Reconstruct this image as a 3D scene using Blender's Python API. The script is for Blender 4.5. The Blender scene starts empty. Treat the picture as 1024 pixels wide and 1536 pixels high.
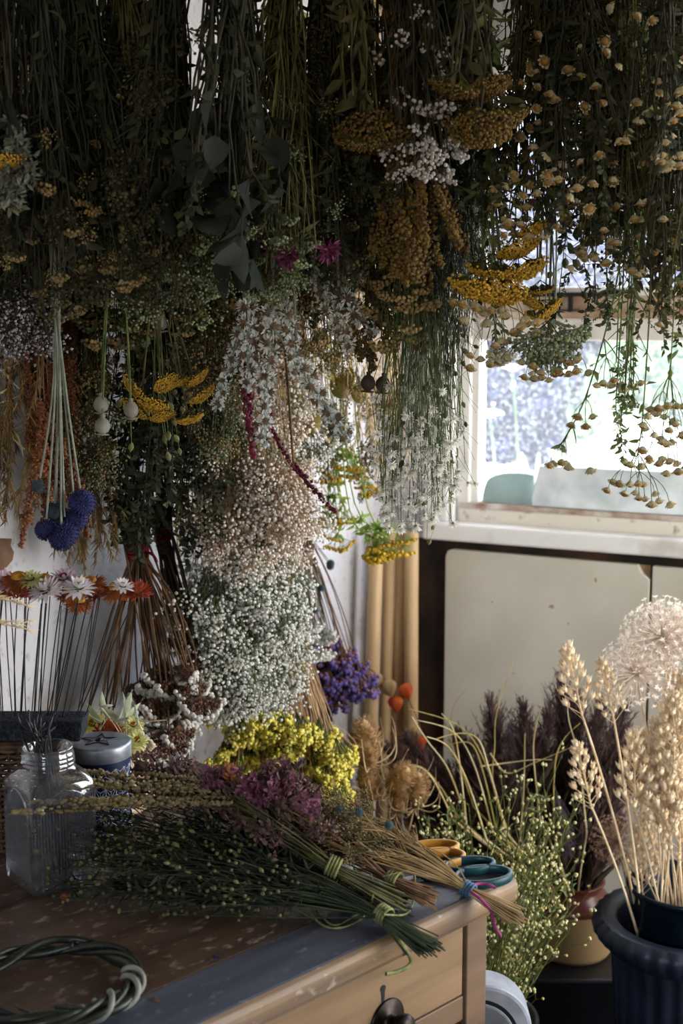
import bpy, math, random
import numpy as np
from mathutils import Vector, Matrix, Quaternion

random.seed(7)
rng = np.random.default_rng(11)
PI = math.pi
scene = bpy.context.scene
COL = scene.collection

# ------------------------------------------------------------------ camera
FPX = 2000.0            # focal length in pixels of the 1024 x 1536 frame
TH = math.atan(288.0 / 2000.0)
CAMZ = 1.55
CT, ST = math.cos(TH), math.sin(TH)
def ray(px, py):
    a, b = (px - 512.0) / FPX, (768.0 - py) / FPX
    return np.array([a, b * ST + CT, b * CT - ST])
def P(px, py, Y):
    d = ray(px, py)
    return np.array([0, 0, CAMZ]) + d * (Y / d[1])
def T(px, py, z=0.85):
    d = ray(px, py)
    return np.array([0, 0, CAMZ]) + d * ((z - CAMZ) / d[2])
def PZ(px, Y, z):
    zc = Y * CT - (z - CAMZ) * ST
    return np.array([(px - 512.0) / FPX * zc, Y, z])

# ------------------------------------------------------------------ room frame
ANG = math.radians(26)
WA = np.array([math.cos(ANG), -math.sin(ANG), 0.0])     # along the window wall, to the right
WB = np.array([-math.sin(ANG), -math.cos(ANG), 0.0])    # from the corner towards the viewer
CORNER = np.array([(578 - 512) / FPX * 3.45, 3.45, 0.0])
UP = np.array([0.0, 0.0, 1.0])
def R(s, t, z):
    return CORNER + WA * s + WB * t + UP * z
def W(px, py, off=0.0):
    """pixel -> (s, z) on the window wall plane moved off metres into the room"""
    d = ray(px, py); o = np.array([0, 0, CAMZ])
    n = WB
    k = np.dot(CORNER + n * off - o, n) / np.dot(d, n)
    p = o + d * k
    return np.dot(p - CORNER, WA), p[2]

# ------------------------------------------------------------------ object helpers
def tag(o, label=None, cat=None, group=None, kind=None):
    if label: o['label'] = label
    if cat: o['category'] = cat
    if group: o['group'] = group
    if kind: o['kind'] = kind
    return o
def thing(name, label, cat, loc, group=None):
    o = bpy.data.objects.new(name, None)
    COL.objects.link(o)
    o.location = Vector(tuple(float(v) for v in loc))
    o.empty_display_size = 0.02
    return tag(o, label, cat, group)

def basis(d):
    d = np.asarray(d, float); d = d / (np.linalg.norm(d) + 1e-12)
    r = np.array([0, 0, 1.0]) if abs(d[2]) < 0.9 else np.array([1.0, 0, 0])
    u = np.cross(d, r); u /= np.linalg.norm(u)
    return u, np.cross(d, u), d
def bases(D):
    D = np.asarray(D, float); D = D / (np.linalg.norm(D, axis=1, keepdims=True) + 1e-12)
    Rf = np.where(np.abs(D[:, 2:3]) < 0.9, np.array([[0, 0, 1.0]]), np.array([[1.0, 0, 0]]))
    U = np.cross(D, Rf); U /= (np.linalg.norm(U, axis=1, keepdims=True) + 1e-12)
    return U, np.cross(D, U), D

_phi = (1 + 5 ** .5) / 2
ICO_V = np.array([(-1, _phi, 0), (1, _phi, 0), (-1, -_phi, 0), (1, -_phi, 0), (0, -1, _phi), (0, 1, _phi), (0, -1, -_phi), (0, 1, -_phi),
                  (_phi, 0, -1), (_phi, 0, 1), (-_phi, 0, -1), (-_phi, 0, 1)]) / math.sqrt(1 + _phi ** 2)
ICO_F = np.array([(0, 11, 5), (0, 5, 1), (0, 1, 7), (0, 7, 10), (0, 10, 11), (1, 5, 9), (5, 11, 4), (11, 10, 2), (10, 7, 6), (7, 1, 8),
                  (3, 9, 4), (3, 4, 2), (3, 2, 6), (3, 6, 8), (3, 8, 9), (4, 9, 5), (2, 4, 11), (6, 2, 10), (8, 6, 7), (9, 8, 1)])
OCT_V = np.array([(1, 0, 0), (-1, 0, 0), (0, 1, 0), (0, -1, 0), (0, 0, 1), (0, 0, -1.0)])
OCT_F = np.array([(0, 2, 4), (2, 1, 4), (1, 3, 4), (3, 0, 4), (2, 0, 5), (1, 2, 5), (3, 1, 5), (0, 3, 5)])

class MB:
    def __init__(s):
        s.v = []; s.f = []; s.n = 0
    def add(s, V, F, m=0):
        V = np.asarray(V, float).reshape(-1, 3); F = np.asarray(F, int)
        s.v.append(V); s.f.append((F + s.n, m)); s.n += len(V)
    def tube(s, pts, r, n=5, m=0, cap=False, closed=False):
        pts = np.asarray(pts, float); k = len(pts)
        r = np.broadcast_to(np.asarray(r, float) if np.ndim(r) else np.full(k, float(r)), (k,))
        if closed:
            tg = np.roll(pts, -1, 0) - np.roll(pts, 1, 0)
        else:
            tg = np.gradient(pts, axis=0)
        tg /= (np.linalg.norm(tg, axis=1, keepdims=True) + 1e-12)
        u = basis(tg[0])[0]; Us = []
        for i in range(k):
            u = u - tg[i] * np.dot(u, tg[i]); u = u / (np.linalg.norm(u) + 1e-12); Us.append(u)
        U = np.array(Us); Vv = np.cross(tg, U)
        a = np.linspace(0, 2 * PI, n, endpoint=False)
        ring = (pts[:, None, :] + r[:, None, None] * (np.cos(a)[None, :, None] * U[:, None, :] + np.sin(a)[None, :, None] * Vv[:, None, :])).reshape(-1, 3)
        F = []
        for i in range(k if closed else k - 1):
            j = (i + 1) % k
            for q in range(n):
                q2 = (q + 1) % n
                F.append((i * n + q, i * n + q2, j * n + q2, j * n + q))
        base = s.n
        s.add(ring, np.array(F), m)
        if cap and not closed:
            for i0, flip in ((0, True), ((k - 1) * n, False)):
                c = ring[i0:i0 + n].mean(0)
                idx = s.n
                s.add([c], np.zeros((0, 3), int), m)
                fs = [((base + i0 + q), (base + i0 + (q + 1) % n), idx) for q in range(n)]
                if flip: fs = [(b_, a_, c_) for a_, b_, c_ in fs]
                s.f.append((np.array(fs), m))
    def sticks(s, A, B, r0, r1, m=0, n=3):
        A = np.asarray(A, float).reshape(-1, 3); B = np.asarray(B, float).reshape(-1, 3); k = len(A)
        if k == 0: return
        U, V, _ = bases(B - A)
        a = np.linspace(0, 2 * PI, n, endpoint=False)
        off = np.cos(a)[None, :, None] * U[:, None, :] + np.sin(a)[None, :, None] * V[:, None, :]
        r0 = np.broadcast_to(r0, (k,))[:, None, None]; r1 = np.broadcast_to(r1, (k,))[:, None, None]
        vv = np.concatenate([A[:, None, :] + off * r0, B[:, None, :] + off * r1], 1).reshape(-1, 3)
        q = np.arange(n); q2 = (q + 1) % n
        f = np.stack([q, q2, q2 + n, q + n], 1)
        s.add(vv, (f[None] + (np.arange(k) * 2 * n)[:, None, None]).reshape(-1, 4), m)
    def cones(s, A, D, L, r, m=0, n=3):
        A = np.asarray(A, float).reshape(-1, 3); D = np.asarray(D, float).reshape(-1, 3); k = len(A)
        if k == 0: return
        U, V, D = bases(D)
        L = np.broadcast_to(L, (k,))[:, None]; r = np.broadcast_to(r, (k,))[:, None, None]
        a = np.linspace(0, 2 * PI, n, endpoint=False)
        off = np.cos(a)[None, :, None] * U[:, None, :] + np.sin(a)[None, :, None] * V[:, None, :]
        vv = np.concatenate([A[:, None, :] + off * r, (A + D * L)[:, None, :]], 1).reshape(-1, 3)
        q = np.arange(n)
        f = np.stack([q, (q + 1) % n, np.full(n, n)], 1)
        s.add(vv, (f[None] + (np.arange(k) * (n + 1))[:, None, None]).reshape(-1, 3), m)
    def blobs(s, C, r, m=0, ico=False, sq=None, D=None):
        C = np.asarray(C, float).reshape(-1, 3); k = len(C)
        if k == 0: return
        TV, TF = (ICO_V, ICO_F) if ico else (OCT_V, OCT_F)
        TV = TV.copy()
        if sq is not None: TV = TV * np.array([1, 1, sq])
        r = np.broadcast_to(r, (k,))[:, None, None]
        if D is None:
            # random turn per blob
            D = rng.normal(size=(k, 3)) if sq is None else np.tile([[0, 0, 1.0]], (k, 1))
        U, V, D = bases(np.broadcast_to(D, (k, 3)))
        vv = (C[:, None, :] + r * (TV[None, :, 0:1] * U[:, None, :] + TV[None, :, 1:2] * V[:, None, :] + TV[None, :, 2:3] * D[:, None, :])).reshape(-1, 3)
        s.add(vv, (TF[None] + (np.arange(k) * len(TV))[:, None, None]).reshape(-1, 3), m)
    def leaves(s, A, D, L, w, m=0, curl=0.15, N=None):
        """folded six-sided leaves"""
        A = np.asarray(A, float).reshape(-1, 3); D = np.asarray(D, float).reshape(-1, 3); k = len(A)
        if k == 0: return
        U, V, D = bases(D)
        if N is not None:
            V = np.broadcast_to(N, (k, 3)); U = np.cross(D, V); U /= (np.linalg.norm(U, axis=1, keepdims=True) + 1e-9); V = np.cross(U, D) * -1
        else:
            ph = rng.uniform(0, 2 * PI, k)[:, None]
            U, V = U * np.cos(ph) + V * np.sin(ph), V * np.cos(ph) - U * np.sin(ph)
        L = np.broadcast_to(L, (k,))[:, None]; w = np.broadcast_to(w, (k,))[:, None]
        c = np.broadcast_to(curl, (k,))[:, None]
        vs = [A,
              A + D * L * .4 + U * w * .5 + V * w * .18,
              A + D * L * .4 - V * L * c * .25,
              A + D * L * .4 - U * w * .5 + V * w * .18,
              A + D * L * .75 + U * w * .33 - V * L * c * .4,
              A + D * L * .75 - V * L * c * .6,
              A + D * L * .75 - U * w * .33 - V * L * c * .4,
              A + D * L - V * L * c]
        vv = np.stack(vs, 1).reshape(-1, 3)
        tri = np.array([(0, 1, 2), (0, 2, 3), (4, 7, 5), (5, 7, 6)]); quad = np.array([(1, 4, 5, 2), (2, 5, 6, 3)])
        o = (np.arange(k) * 8)[:, None, None]
        b = s.n
        s.add(vv, (tri[None] + o).reshape(-1, 3), m)
        s.f.append(((quad[None] + o).reshape(-1, 4) + b, m))
    def box(s, c, h, ax=None, m=0):
        ax = np.eye(3) if ax is None else np.asarray(ax)
        c = np.asarray(c, float)
        vs = [c + sx * h[0] * ax[0] + sy * h[1] * ax[1] + sz * h[2] * ax[2] for sx in (-1, 1) for sy in (-1, 1) for sz in (-1, 1)]
        s.add(vs, np.array([(0, 1, 3, 2), (4, 6, 7, 5), (0, 4, 5, 1), (2, 3, 7, 6), (0, 2, 6, 4), (1, 5, 7, 3)]), m)
    def lathe(s, prof, n=32, c=(0, 0, 0), m=0, fn=None, axis=None):
        """prof: (r, z) list; fn(angle, r, z) -> r for lobed bodies"""
        c = np.asarray(c, float); k = len(prof)
        a = np.linspace(0, 2 * PI, n, endpoint=False)
        vv = []
        for r_, z_ in prof:
            rr = np.full(n, r_) if fn is None else np.array([fn(x, r_, z_) for x in a])
            vv.append(np.stack([rr * np.cos(a), rr * np.sin(a), np.full(n, z_)], 1))
        vv = np.concatenate(vv)
        if axis is not None:
            u, v, d = basis(axis)
            vv = vv[:, 0:1] * u + vv[:, 1:2] * v + vv[:, 2:3] * d
        F = [(i * n + q, i * n + (q + 1) % n, (i + 1) * n + (q + 1) % n, (i + 1) * n + q) for i in range(k - 1) for q in range(n)]
        s.add(vv + c, np.array(F), m)
    def quad(s, a, b, c, d, m=0):
        s.add([a, b, c, d], np.array([(0, 1, 2, 3)]), m)
    def poly_prism(s, pts, off, m=0):
        pts = np.asarray(pts, float); n = len(pts); off = np.asarray(off, float)
        b = s.n
        s.v.append(np.concatenate([pts, pts + off])); s.n += 2 * n
        s.f.append((np.array([list(range(b, b + n))][0])[None, ::-1], m))
        s.f.append((np.arange(b + n, b + 2 * n)[None], m))
        s.f.append((np.array([(b + q, b + (q + 1) % n, b + n + (q + 1) % n, b + n + q) for q in range(n)]), m))
    def mesh(s, name, mats, smooth=True, origin=(0, 0, 0)):
        V = np.concatenate(s.v) - np.asarray(origin, float)
        me = bpy.data.meshes.new(name)
        me.vertices.add(len(V)); me.vertices.foreach_set('co', V.astype(np.float32).ravel())
        fs = [(f, m) for f, m in s.f if len(f)]
        lt = np.concatenate([np.full(len(f), f.shape[1]) for f, m in fs])
        li = np.concatenate([f.ravel() for f, m in fs])
        mi = np.concatenate([np.full(len(f), m) for f, m in fs])
        ls = np.concatenate([[0], np.cumsum(lt)[:-1]])
        me.loops.add(len(li)); me.loops.foreach_set('vertex_index', li.astype(np.int32))
        me.polygons.add(len(lt))
        me.polygons.foreach_set('loop_start', ls.astype(np.int32))
        me.polygons.foreach_set('loop_total', lt.astype(np.int32))
        me.polygons.foreach_set('material_index', mi.astype(np.int32))
        me.polygons.foreach_set('use_smooth', np.full(len(lt), bool(smooth)))
        me.update(calc_edges=True); me.validate()
        for mt in (mats if isinstance(mats, (list, tuple)) else [mats]):
            me.materials.append(mt)
        return me
    def build(s, name, mats, parent=None, smooth=True, bevel=0.0, loc=None):
        """verts are world coordinates; the object sits at its own base point"""
        if parent is not None: org = np.array(world(parent))
        elif loc is not None: org = np.asarray(loc, float)
        else:
            V = np.concatenate(s.v); org = (V.min(0) + V.max(0)) / 2; org[2] = V[:, 2].min()
        me = s.mesh(name, mats, smooth, org)
        o = bpy.data.objects.new(name, me); COL.objects.link(o)
        if parent is not None: o.parent = parent
        else: o.location = Vector(tuple(float(v) for v in org))
        if bevel:
            b = o.modifiers.new('bevel', 'BEVEL'); b.width = bevel; b.segments = 2; b.limit_method = 'ANGLE'
        return o
def world(o):
    w = Vector(o.location)
    while o.parent is not None:
        o = o.parent; w = w + Vector(o.location)
    return tuple(w)

def place(name, me, parent, p, d, scale=1.0, roll=None):
    """a copy of a prototype mesh (grown along +Z) as a part of parent, at world point p, pointing along d"""
    o = bpy.data.objects.new(name, me); COL.objects.link(o)
    pw = np.array(world(parent)) if parent is not None else np.zeros(3)
    q = Vector(tuple(float(x) for x in d)).to_track_quat('Z', 'Y') @ Quaternion((0, 0, 1), random.uniform(0, 2 * PI) if roll is None else roll)
    o.matrix_basis = Matrix.LocRotScale(Vector(tuple(float(x) for x in (np.asarray(p) - pw))), q, Vector((scale,) * 3))
    if parent is not None: o.parent = parent
    return o

def bez(a, b, c, k=7):
    t = np.linspace(0, 1, k)[:, None]
    return (1 - t) ** 2 * np.asarray(a) + 2 * t * (1 - t) * np.asarray(b) + t * t * np.asarray(c)
def spline(pts, k=24):
    pts = np.asarray(pts, float); n = len(pts)
    out = []
    for x in np.linspace(0, n - 1, k):
        i = min(int(x), n - 2); t = x - i
        p0 = pts[max(i - 1, 0)]; p1 = pts[i]; p2 = pts[i + 1]; p3 = pts[min(i + 2, n - 1)]
        out.append(.5 * ((2 * p1) + (-p0 + p2) * t + (2 * p0 - 5 * p1 + 4 * p2 - p3) * t * t + (-p0 + 3 * p1 - 3 * p2 + p3) * t ** 3))
    return np.array(out)
def rdir(k, up=None, amt=1.0):
    d = rng.normal(size=(k, 3)); d /= np.linalg.norm(d, axis=1, keepdims=True)
    if up is not None:
        d = d * amt + np.asarray(up); d /= np.linalg.norm(d, axis=1, keepdims=True)
    return d

# ------------------------------------------------------------------ materials
def srgb(h):
    h = h.lstrip('#'); c = [int(h[i:i + 2], 16) / 255 for i in (0, 2, 4)]
    return tuple((x / 12.92 if x <= .04045 else ((x + .055) / 1.055) ** 2.4) for x in c) + (1,)
MATS = {}
def mat(name, ca, cb=None, scale=40, rough=.75, trans=0.0, metal=0.0, vary=.35, stretch=(1, 1, 1), bump=0.0, spec=.3, lo=.35, hi=.65):
    if name in MATS: return MATS[name]
    m = bpy.data.materials.new(name); m.use_nodes = True
    nt = m.node_tree; N = nt.nodes; L = nt.links
    bs = N['Principled BSDF']; out = N['Material Output']
    ca = srgb(ca) if isinstance(ca, str) else ca
    cb = ca if cb is None else (srgb(cb) if isinstance(cb, str) else cb)
    tc = N.new('ShaderNodeTexCoord'); mp = N.new('ShaderNodeMapping'); mp.inputs['Scale'].default_value = stretch
    nz = N.new('ShaderNodeTexNoise'); nz.inputs['Scale'].default_value = scale; nz.inputs['Detail'].default_value = 3
    rp = N.new('ShaderNodeValToRGB'); rp.color_ramp.elements[0].position = lo; rp.color_ramp.elements[1].position = hi
    rp.color_ramp.elements[0].color = ca; rp.color_ramp.elements[1].color = cb
    L.new(tc.outputs['Object'], mp.inputs[0]); L.new(mp.outputs[0], nz.inputs['Vector']); L.new(nz.outputs['Fac'], rp.inputs[0])
    src = rp.outputs[0]
    if vary:
        oi = N.new('ShaderNodeObjectInfo'); mr = N.new('ShaderNodeMapRange')
        mr.inputs['To Min'].default_value = 1 - vary; mr.inputs['To Max'].default_value = 1 + vary * .6
        hs = N.new('ShaderNodeHueSaturation')
        L.new(oi.outputs['Random'], mr.inputs[0]); L.new(mr.outputs[0], hs.inputs['Value']); L.new(src, hs.inputs['Color'])
        src = hs.outputs[0]
    L.new(src, bs.inputs['Base Color'])
    bs.inputs['Roughness'].default_value = rough; bs.inputs['Metallic'].default_value = metal
    bs.inputs['Specular IOR Level'].default_value = spec
    if bump:
        bp = N.new('ShaderNodeBump'); bp.inputs['Strength'].default_value = bump; bp.inputs['Distance'].default_value = .01
        L.new(nz.outputs['Fac'], bp.inputs['Height']); L.new(bp.outputs[0], bs.inputs['Normal'])
    if trans:
        tr = N.new('ShaderNodeBsdfTranslucent'); mx = N.new('ShaderNodeMixShader'); mx.inputs[0].default_value = trans
        L.new(src, tr.inputs['Color']); L.new(bs.outputs[0], mx.inputs[1]); L.new(tr.outputs[0], mx.inputs[2]); L.new(mx.outputs[0], out.inputs['Surface'])
    MATS[name] = m
    return m
# ================================================================== THE SETTING
def plaster():
    m = bpy.data.materials.new('plaster'); m.use_nodes = True
    nt = m.node_tree; N = nt.nodes; L = nt.links; bs = N['Principled BSDF']
    tc = N.new('ShaderNodeTexCoord')
    n1 = N.new('ShaderNodeTexNoise'); n1.inputs['Scale'].default_value = 3.2; n1.inputs['Detail'].default_value = 8; n1.inputs['Roughness'].default_value = .65
    n2 = N.new('ShaderNodeTexNoise'); n2.inputs['Scale'].default_value = 55; n2.inputs['Detail'].default_value = 5
    r1 = N.new('ShaderNodeValToRGB'); e = r1.color_ramp.elements
    e[0].position = .32; e[0].color = srgb('8f8271'); e[1].position = .53; e[1].color = srgb('c3c1c7')
    r2 = N.new('ShaderNodeValToRGB'); r2.color_ramp.elements[0].position = .25; r2.color_ramp.elements[1].position = .42
    r2.color_ramp.elements[0].color = srgb('6f6762'); r2.color_ramp.elements[1].color = (1, 1, 1, 1)
    mx = N.new('ShaderNodeMix'); mx.data_type = 'RGBA'; mx.blend_type = 'MULTIPLY'; mx.inputs[0].default_value = .5
    L.new(tc.outputs['Object'], n1.inputs['Vector']); L.new(tc.outputs['Object'], n2.inputs['Vector'])
    L.new(n1.outputs['Fac'], r1.inputs[0]); L.new(n2.outputs['Fac'], r2.inputs[0])
    L.new(r1.outputs[0], mx.inputs[6]); L.new(r2.outputs[0], mx.inputs[7]); L.new(mx.outputs[2], bs.inputs['Base Color'])
    bs.inputs['Roughness'].default_value = .85
    bp = N.new('ShaderNodeBump'); bp.inputs['Strength'].default_value = .25; bp.inputs['Distance'].default_value = .01
    L.new(n2.outputs['Fac'], bp.inputs['Height']); L.new(bp.outputs[0], bs.inputs['Normal'])
    return m
M_PLASTER = plaster()
M_PAINT = mat('old_white_paint', 'b9b4ae', 'e4e1de', scale=9, rough=.5, vary=0, bump=.1, lo=.25, hi=.5, spec=.4)
M_CREAM = mat('cream_board_paint', 'bab3a3', 'c6bfb1', scale=6, rough=.6, vary=0, bump=.05)
M_WORN = mat('worn_sill_wood', '6e4a36', 'b9a695', scale=22, rough=.6, vary=0, stretch=(1, 1, 6), bump=.2)
M_DARKWOOD = mat('dark_brown_wood', '140d09', '3d2718', scale=9, rough=.7, vary=0, bump=.2)
M_BLACK = mat('black_iron', '0a0b0e', '15171c', scale=20, rough=.45, vary=0, spec=.5)
M_FLOOR = mat('dark_floor', '0d0d0e', '1c1a19', scale=5, rough=.7, vary=0)
M_CEIL = mat('ceiling_plaster', '8b8680', 'a8a4a0', scale=4, rough=.9, vary=0)
M_BACK = mat('dim_plaster', '8d8a85', 'a5a29c', scale=4, rough=.9, vary=0)

def wbox(b, s0, s1, t0, t1, z0, z1, m=0):
    b.box(R((s0 + s1) / 2, (t0 + t1) / 2, (z0 + z1) / 2), ((s1 - s0) / 2, (t1 - t0) / 2, (z1 - z0) / 2), (WA, WB, UP), m)
def struct(name, b, m, parent=None, bevel=0.0, smooth=False, loc=None):
    o = b.build(name, m, parent, smooth, bevel, loc=loc)
    if parent is None: o['kind'] = 'structure'
    return o
S1, T1, ZC = 2.62, 5.0, 2.36
sj = W(676, 640)[0]                    # left edge of the opening behind the architrave
zs = W(850, 812)[1]                    # height of the sill
zrail0, zrail1 = W(850, 511)[1], W(850, 477)[1]
SE, ZT = 2.40, 2.14
b = MB()
wbox(b, -.2, S1 + .2, -.2, 0, 0, zs); wbox(b, -.2, sj, -.2, 0, zs, ZC); wbox(b, SE, S1 + .2, -.2, 0, zs, ZC); wbox(b, sj, SE, -.2, 0, ZT, ZC)
struct('wall_back', b, M_PLASTER)
b = MB(); wbox(b, -.2, 0, 0, T1, 0, ZC); struct('wall_left', b, M_PLASTER)
b = MB()
RW0, RW1, RZ0, RZ1 = .25, 1.75, .35, 2.0
wbox(b, S1, S1 + .2, 0, RW0, 0, ZC); wbox(b, S1, S1 + .2, RW1, T1, 0, ZC); wbox(b, S1, S1 + .2, RW0, RW1, 0, RZ0); wbox(b, S1, S1 + .2, RW0, RW1, RZ1, ZC)
struct('wall_right', b, M_BACK)
FW0, FW1, FZ0, FZ1 = 1.15, 2.0, 1.25, 2.0  # unseen opening added behind the camera to lift the front fill
b = MB(); wbox(b, -.2, FW0, T1, T1 + .2, 0, ZC); wbox(b, FW1, S1 + .2, T1, T1 + .2, 0, ZC); wbox(b, FW0, FW1, T1, T1 + .2, 0, FZ0); wbox(b, FW0, FW1, T1, T1 + .2, FZ1, ZC); struct('wall_front', b, M_BACK)
b = MB(); wbox(b, -.2, S1 + .2, -.2, T1 + .2, -.08, 0); struct('floor', b, M_FLOOR)
b = MB(); wbox(b, -.2, S1 + .2, -.2, T1 + .2, ZC, ZC + .1); struct('ceiling', b, M_CEIL)
# peeled paper at the far left
pp = [P(x, y, 2.0) for x, y in ((-40, 806), (18, 808), (16, 818), (21, 828), (19, 840), (10, 851), (2, 858), (-40, 862))]
pl = []
for p in pp:
    d = p - np.array([0, 0, CAMZ]); k = np.dot(CORNER + WA * .0015 - np.array([0, 0, CAMZ]), WA) / np.dot(d, WA)
    pl.append(np.array([0, 0, CAMZ]) + d * k)
b = MB(); b.poly_prism(pl, -WA * .0012); struct('wall_left_peeling', b, mat('bare_brown_plaster', '5a4033', '7d5f4c', scale=25, vary=0))

# ---- the window
win = thing('window_1', 'old white painted casement window with dusty panes', 'window', R(sj, 0, zs)); win['kind'] = 'structure'
sg0 = W(713, 640)[0]
b = MB()
wbox(b, W(642, 650)[0], W(676, 650)[0], -.01, .022, zs - .005, ZT)                 # architrave
wbox(b, W(676, 650)[0], W(683, 650)[0], -.01, .012, zs, ZT)
wbox(b, W(683, 650)[0], W(702, 650)[0], -.09, -.012, zs, ZT)                    # jamb
wbox(b, sj, SE, -.1, .02, ZT - .04, ZT + .05)
wbox(b, SE - .03, SE + .05, -.1, .02, zs, ZT)
win_frame = struct('window_frame', b, M_PAINT, win, .004)
zb0 = W(850, 775)[1]; zb1 = W(850, 758)[1]
b = MB()
wbox(b, W(700, 650)[0], sg0, -.075, -.025, zb0, ZT)                                # lower casement stile
wbox(b, sg0, SE, -.075, -.02, zrail0, zrail1)                                      # meeting rail
wbox(b, sg0, SE, -.075, -.03, zrail1 + .052, zrail1 + .075)
wbox(b, 1.62, 1.67, -.075, -.03, zb0, ZT)
struct('sash', b, M_PAINT, win, .004)
b = MB()
wbox(b, sg0, SE, -.075, -.012, zrail1, zrail1 + .016); wbox(b, sg0, SE, -.07, -.035, zrail1 + .016, zrail1 + .052)
struct('worn_rail', b, mat('worn_pale_wood', '9c7a60', 'd6c8ba', scale=12, vary=0), win, .002)
b = MB()
wbox(b, W(645, 800)[0], SE + .1, -.01, .055, W(690, 813, .055)[1], W(690, 787, .055)[1])
wbox(b, W(683, 790)[0], SE, -.12, .0, zs - .01, zs + .022)
struct('sill', b, M_PAINT, win, .006)
b = MB(); wbox(b, W(686, 770)[0], SE, -.085, -.006, zs + .022, W(850, 772)[1]); struct('bottom_rail', b, mat('chipped_cream_rail', '8a7157', 'd9d2c6', scale=30, rough=.5, vary=0, lo=.3, hi=.42), win, .003)
b = MB(); wbox(b, W(690, 770)[0], SE, -.085, -.003, W(850, 772)[1], W(850, 764)[1]); struct('bottom_bead', b, mat('bare_bead_wood', '8c6a55', 'd4ccc6', scale=16, vary=0), win, .002)
# dusty glass
def glass_dusty():
    m = bpy.data.materials.new('dusty_pane'); m.use_nodes = True
    nt = m.node_tree; N = nt.nodes; L = nt.links; out = N['Material Output']; N.remove(N['Principled BSDF'])
    tr = N.new('ShaderNodeBsdfTransparent'); tr.inputs[0].default_value = (.93, .95, .97, 1)
    tl = N.new('ShaderNodeBsdfTranslucent'); tl.inputs[0].default_value = (.8, .84, .95, 1)
    gl = N.new('ShaderNodeBsdfGlossy'); gl.inputs['Roughness'].default_value = .05
    tc = N.new('ShaderNodeTexCoord'); n1 = N.new('ShaderNodeTexNoise'); n1.inputs['Scale'].default_value = 90; n1.inputs['Detail'].default_value = 4
    rp = N.new('ShaderNodeMapRange'); rp.inputs['From Min'].default_value = .45; rp.inputs['From Max'].default_value = .75
    rp.inputs['To Min'].default_value = .04; rp.inputs['To Max'].default_value = .16
    L.new(tc.outputs['Object'], n1.inputs['Vector']); L.new(n1.outputs['Fac'], rp.inputs[0])
    m1 = N.new('ShaderNodeMixShader'); m2 = N.new('ShaderNodeMixShader'); m2.inputs[0].default_value = .04
    L.new(rp.outputs[0], m1.inputs[0]); L.new(tr.outputs[0], m1.inputs[1]); L.new(tl.outputs[0], m1.inputs[2])
    L.new(m1.outputs[0], m2.inputs[1]); L.new(gl.outputs[0], m2.inputs[2]); L.new(m2.outputs[0], out.inputs['Surface'])
    return m
M_PANE = glass_dusty()
b = MB(); wbox(b, sg0 - .002, SE - .02, -.056, -.053, zb0 + .002, zrail0 + .004); struct('lower_pane', b, M_PANE, win)
b = MB(); wbox(b, sg0 - .002, SE - .02, -.056, -.053, zrail1 + .07, ZT - .03); struct('upper_pane', b, M_PANE, win)
# black casement stay
b = MB()
s0, s1 = W(815, 450)[0], W(945, 450)[0]; zz = zrail1 + .055
for (sa, sb, ha, hb) in ((s0 - .06, W(895, 450)[0], .005, .006), ):
    wbox(b, sa, sb, -.02, -.012, zz - .004, zz + .006)
cv = spline([R(W(893, 450)[0], -.016, zz + .001), R(W(905, 450)[0], -.016, zz + .006), R(W(918, 450)[0], -.016, zz + .008), R(W(932, 450)[0], -.014, zz + .006), R(s1, -.01, zz + .004)], 16)
b.tube(cv, [.006, .007, .008, .009, .009, .0095, .009, .009, .008, .008, .007, .006, .005, .004, .003, .001], 8)
wbox(b, W(849, 460)[0], W(855, 460)[0], -.024, -.012, zrail1 + .014, zz)
wbox(b, W(838, 460)[0], W(864, 460)[0], -.03, -.01, zrail1 + .0165, zrail1 + .02)
struct('stay', b, M_BLACK, win)

# dark boards behind, cream panels in front
b = MB(); wbox(b, W(626, 900)[0], S1, 0, .012, 0.0, zs - .018); struct('trim_1', b, M_DARKWOOD)
b = MB()
x0, x1 = W(667, 900, .031)[0], W(974, 860, .031)[0]; zt = W(667, 823, .031)[1]
c = .022
pts = [R(x0, .013, .06), R(x1, .013, .06), R(x1, .013, zt - .035), R(x1 - .018, .013, zt - .022), R(x1 - .03, .013, zt - .002), R(x0 + .02, .013, zt), R(x0 + .006, .013, zt - .004), R(x0, .013, zt - .02)]
b.poly_prism(pts, WB * .018)
panel = struct('trim_2', b, M_CREAM, None, .002)
b = MB()
for cx, cy, w, h in ((827, 910, 5, 3), (893, 870, 2, 4), (738, 903, 1.5, 1.5), (852, 935, 1.5, 2), (770, 1010, 1.2, 2)):
    q = []
    for i in range(9):
        s_, z_ = W(cx + w * math.cos(i * .698) * rng.uniform(.6, 1.2), cy + h * math.sin(i * .698) * rng.uniform(.6, 1.2), .0312); q.append(R(s_, .0312, z_))
    b.poly_prism(q, WB * .0004)
b.build('paint_chip', mat('chip_brown', '7d6a55', '9a856d', scale=60, vary=0), panel, False)
# broken corners: bare board under the lost paint
b = MB(); wbox(b, x1 - .034, x1 - .002, .0125, .0145, zt - .04, zt - .004); struct('trim_3', b, mat('bare_board', '8a6a4e', 'a5866a', scale=30, vary=0))
b = MB(); wbox(b, x1 + .006, S1 - .02, .013, .03, .06, zt - .002); struct('trim_4', b, M_CREAM, None, .002)

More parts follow.
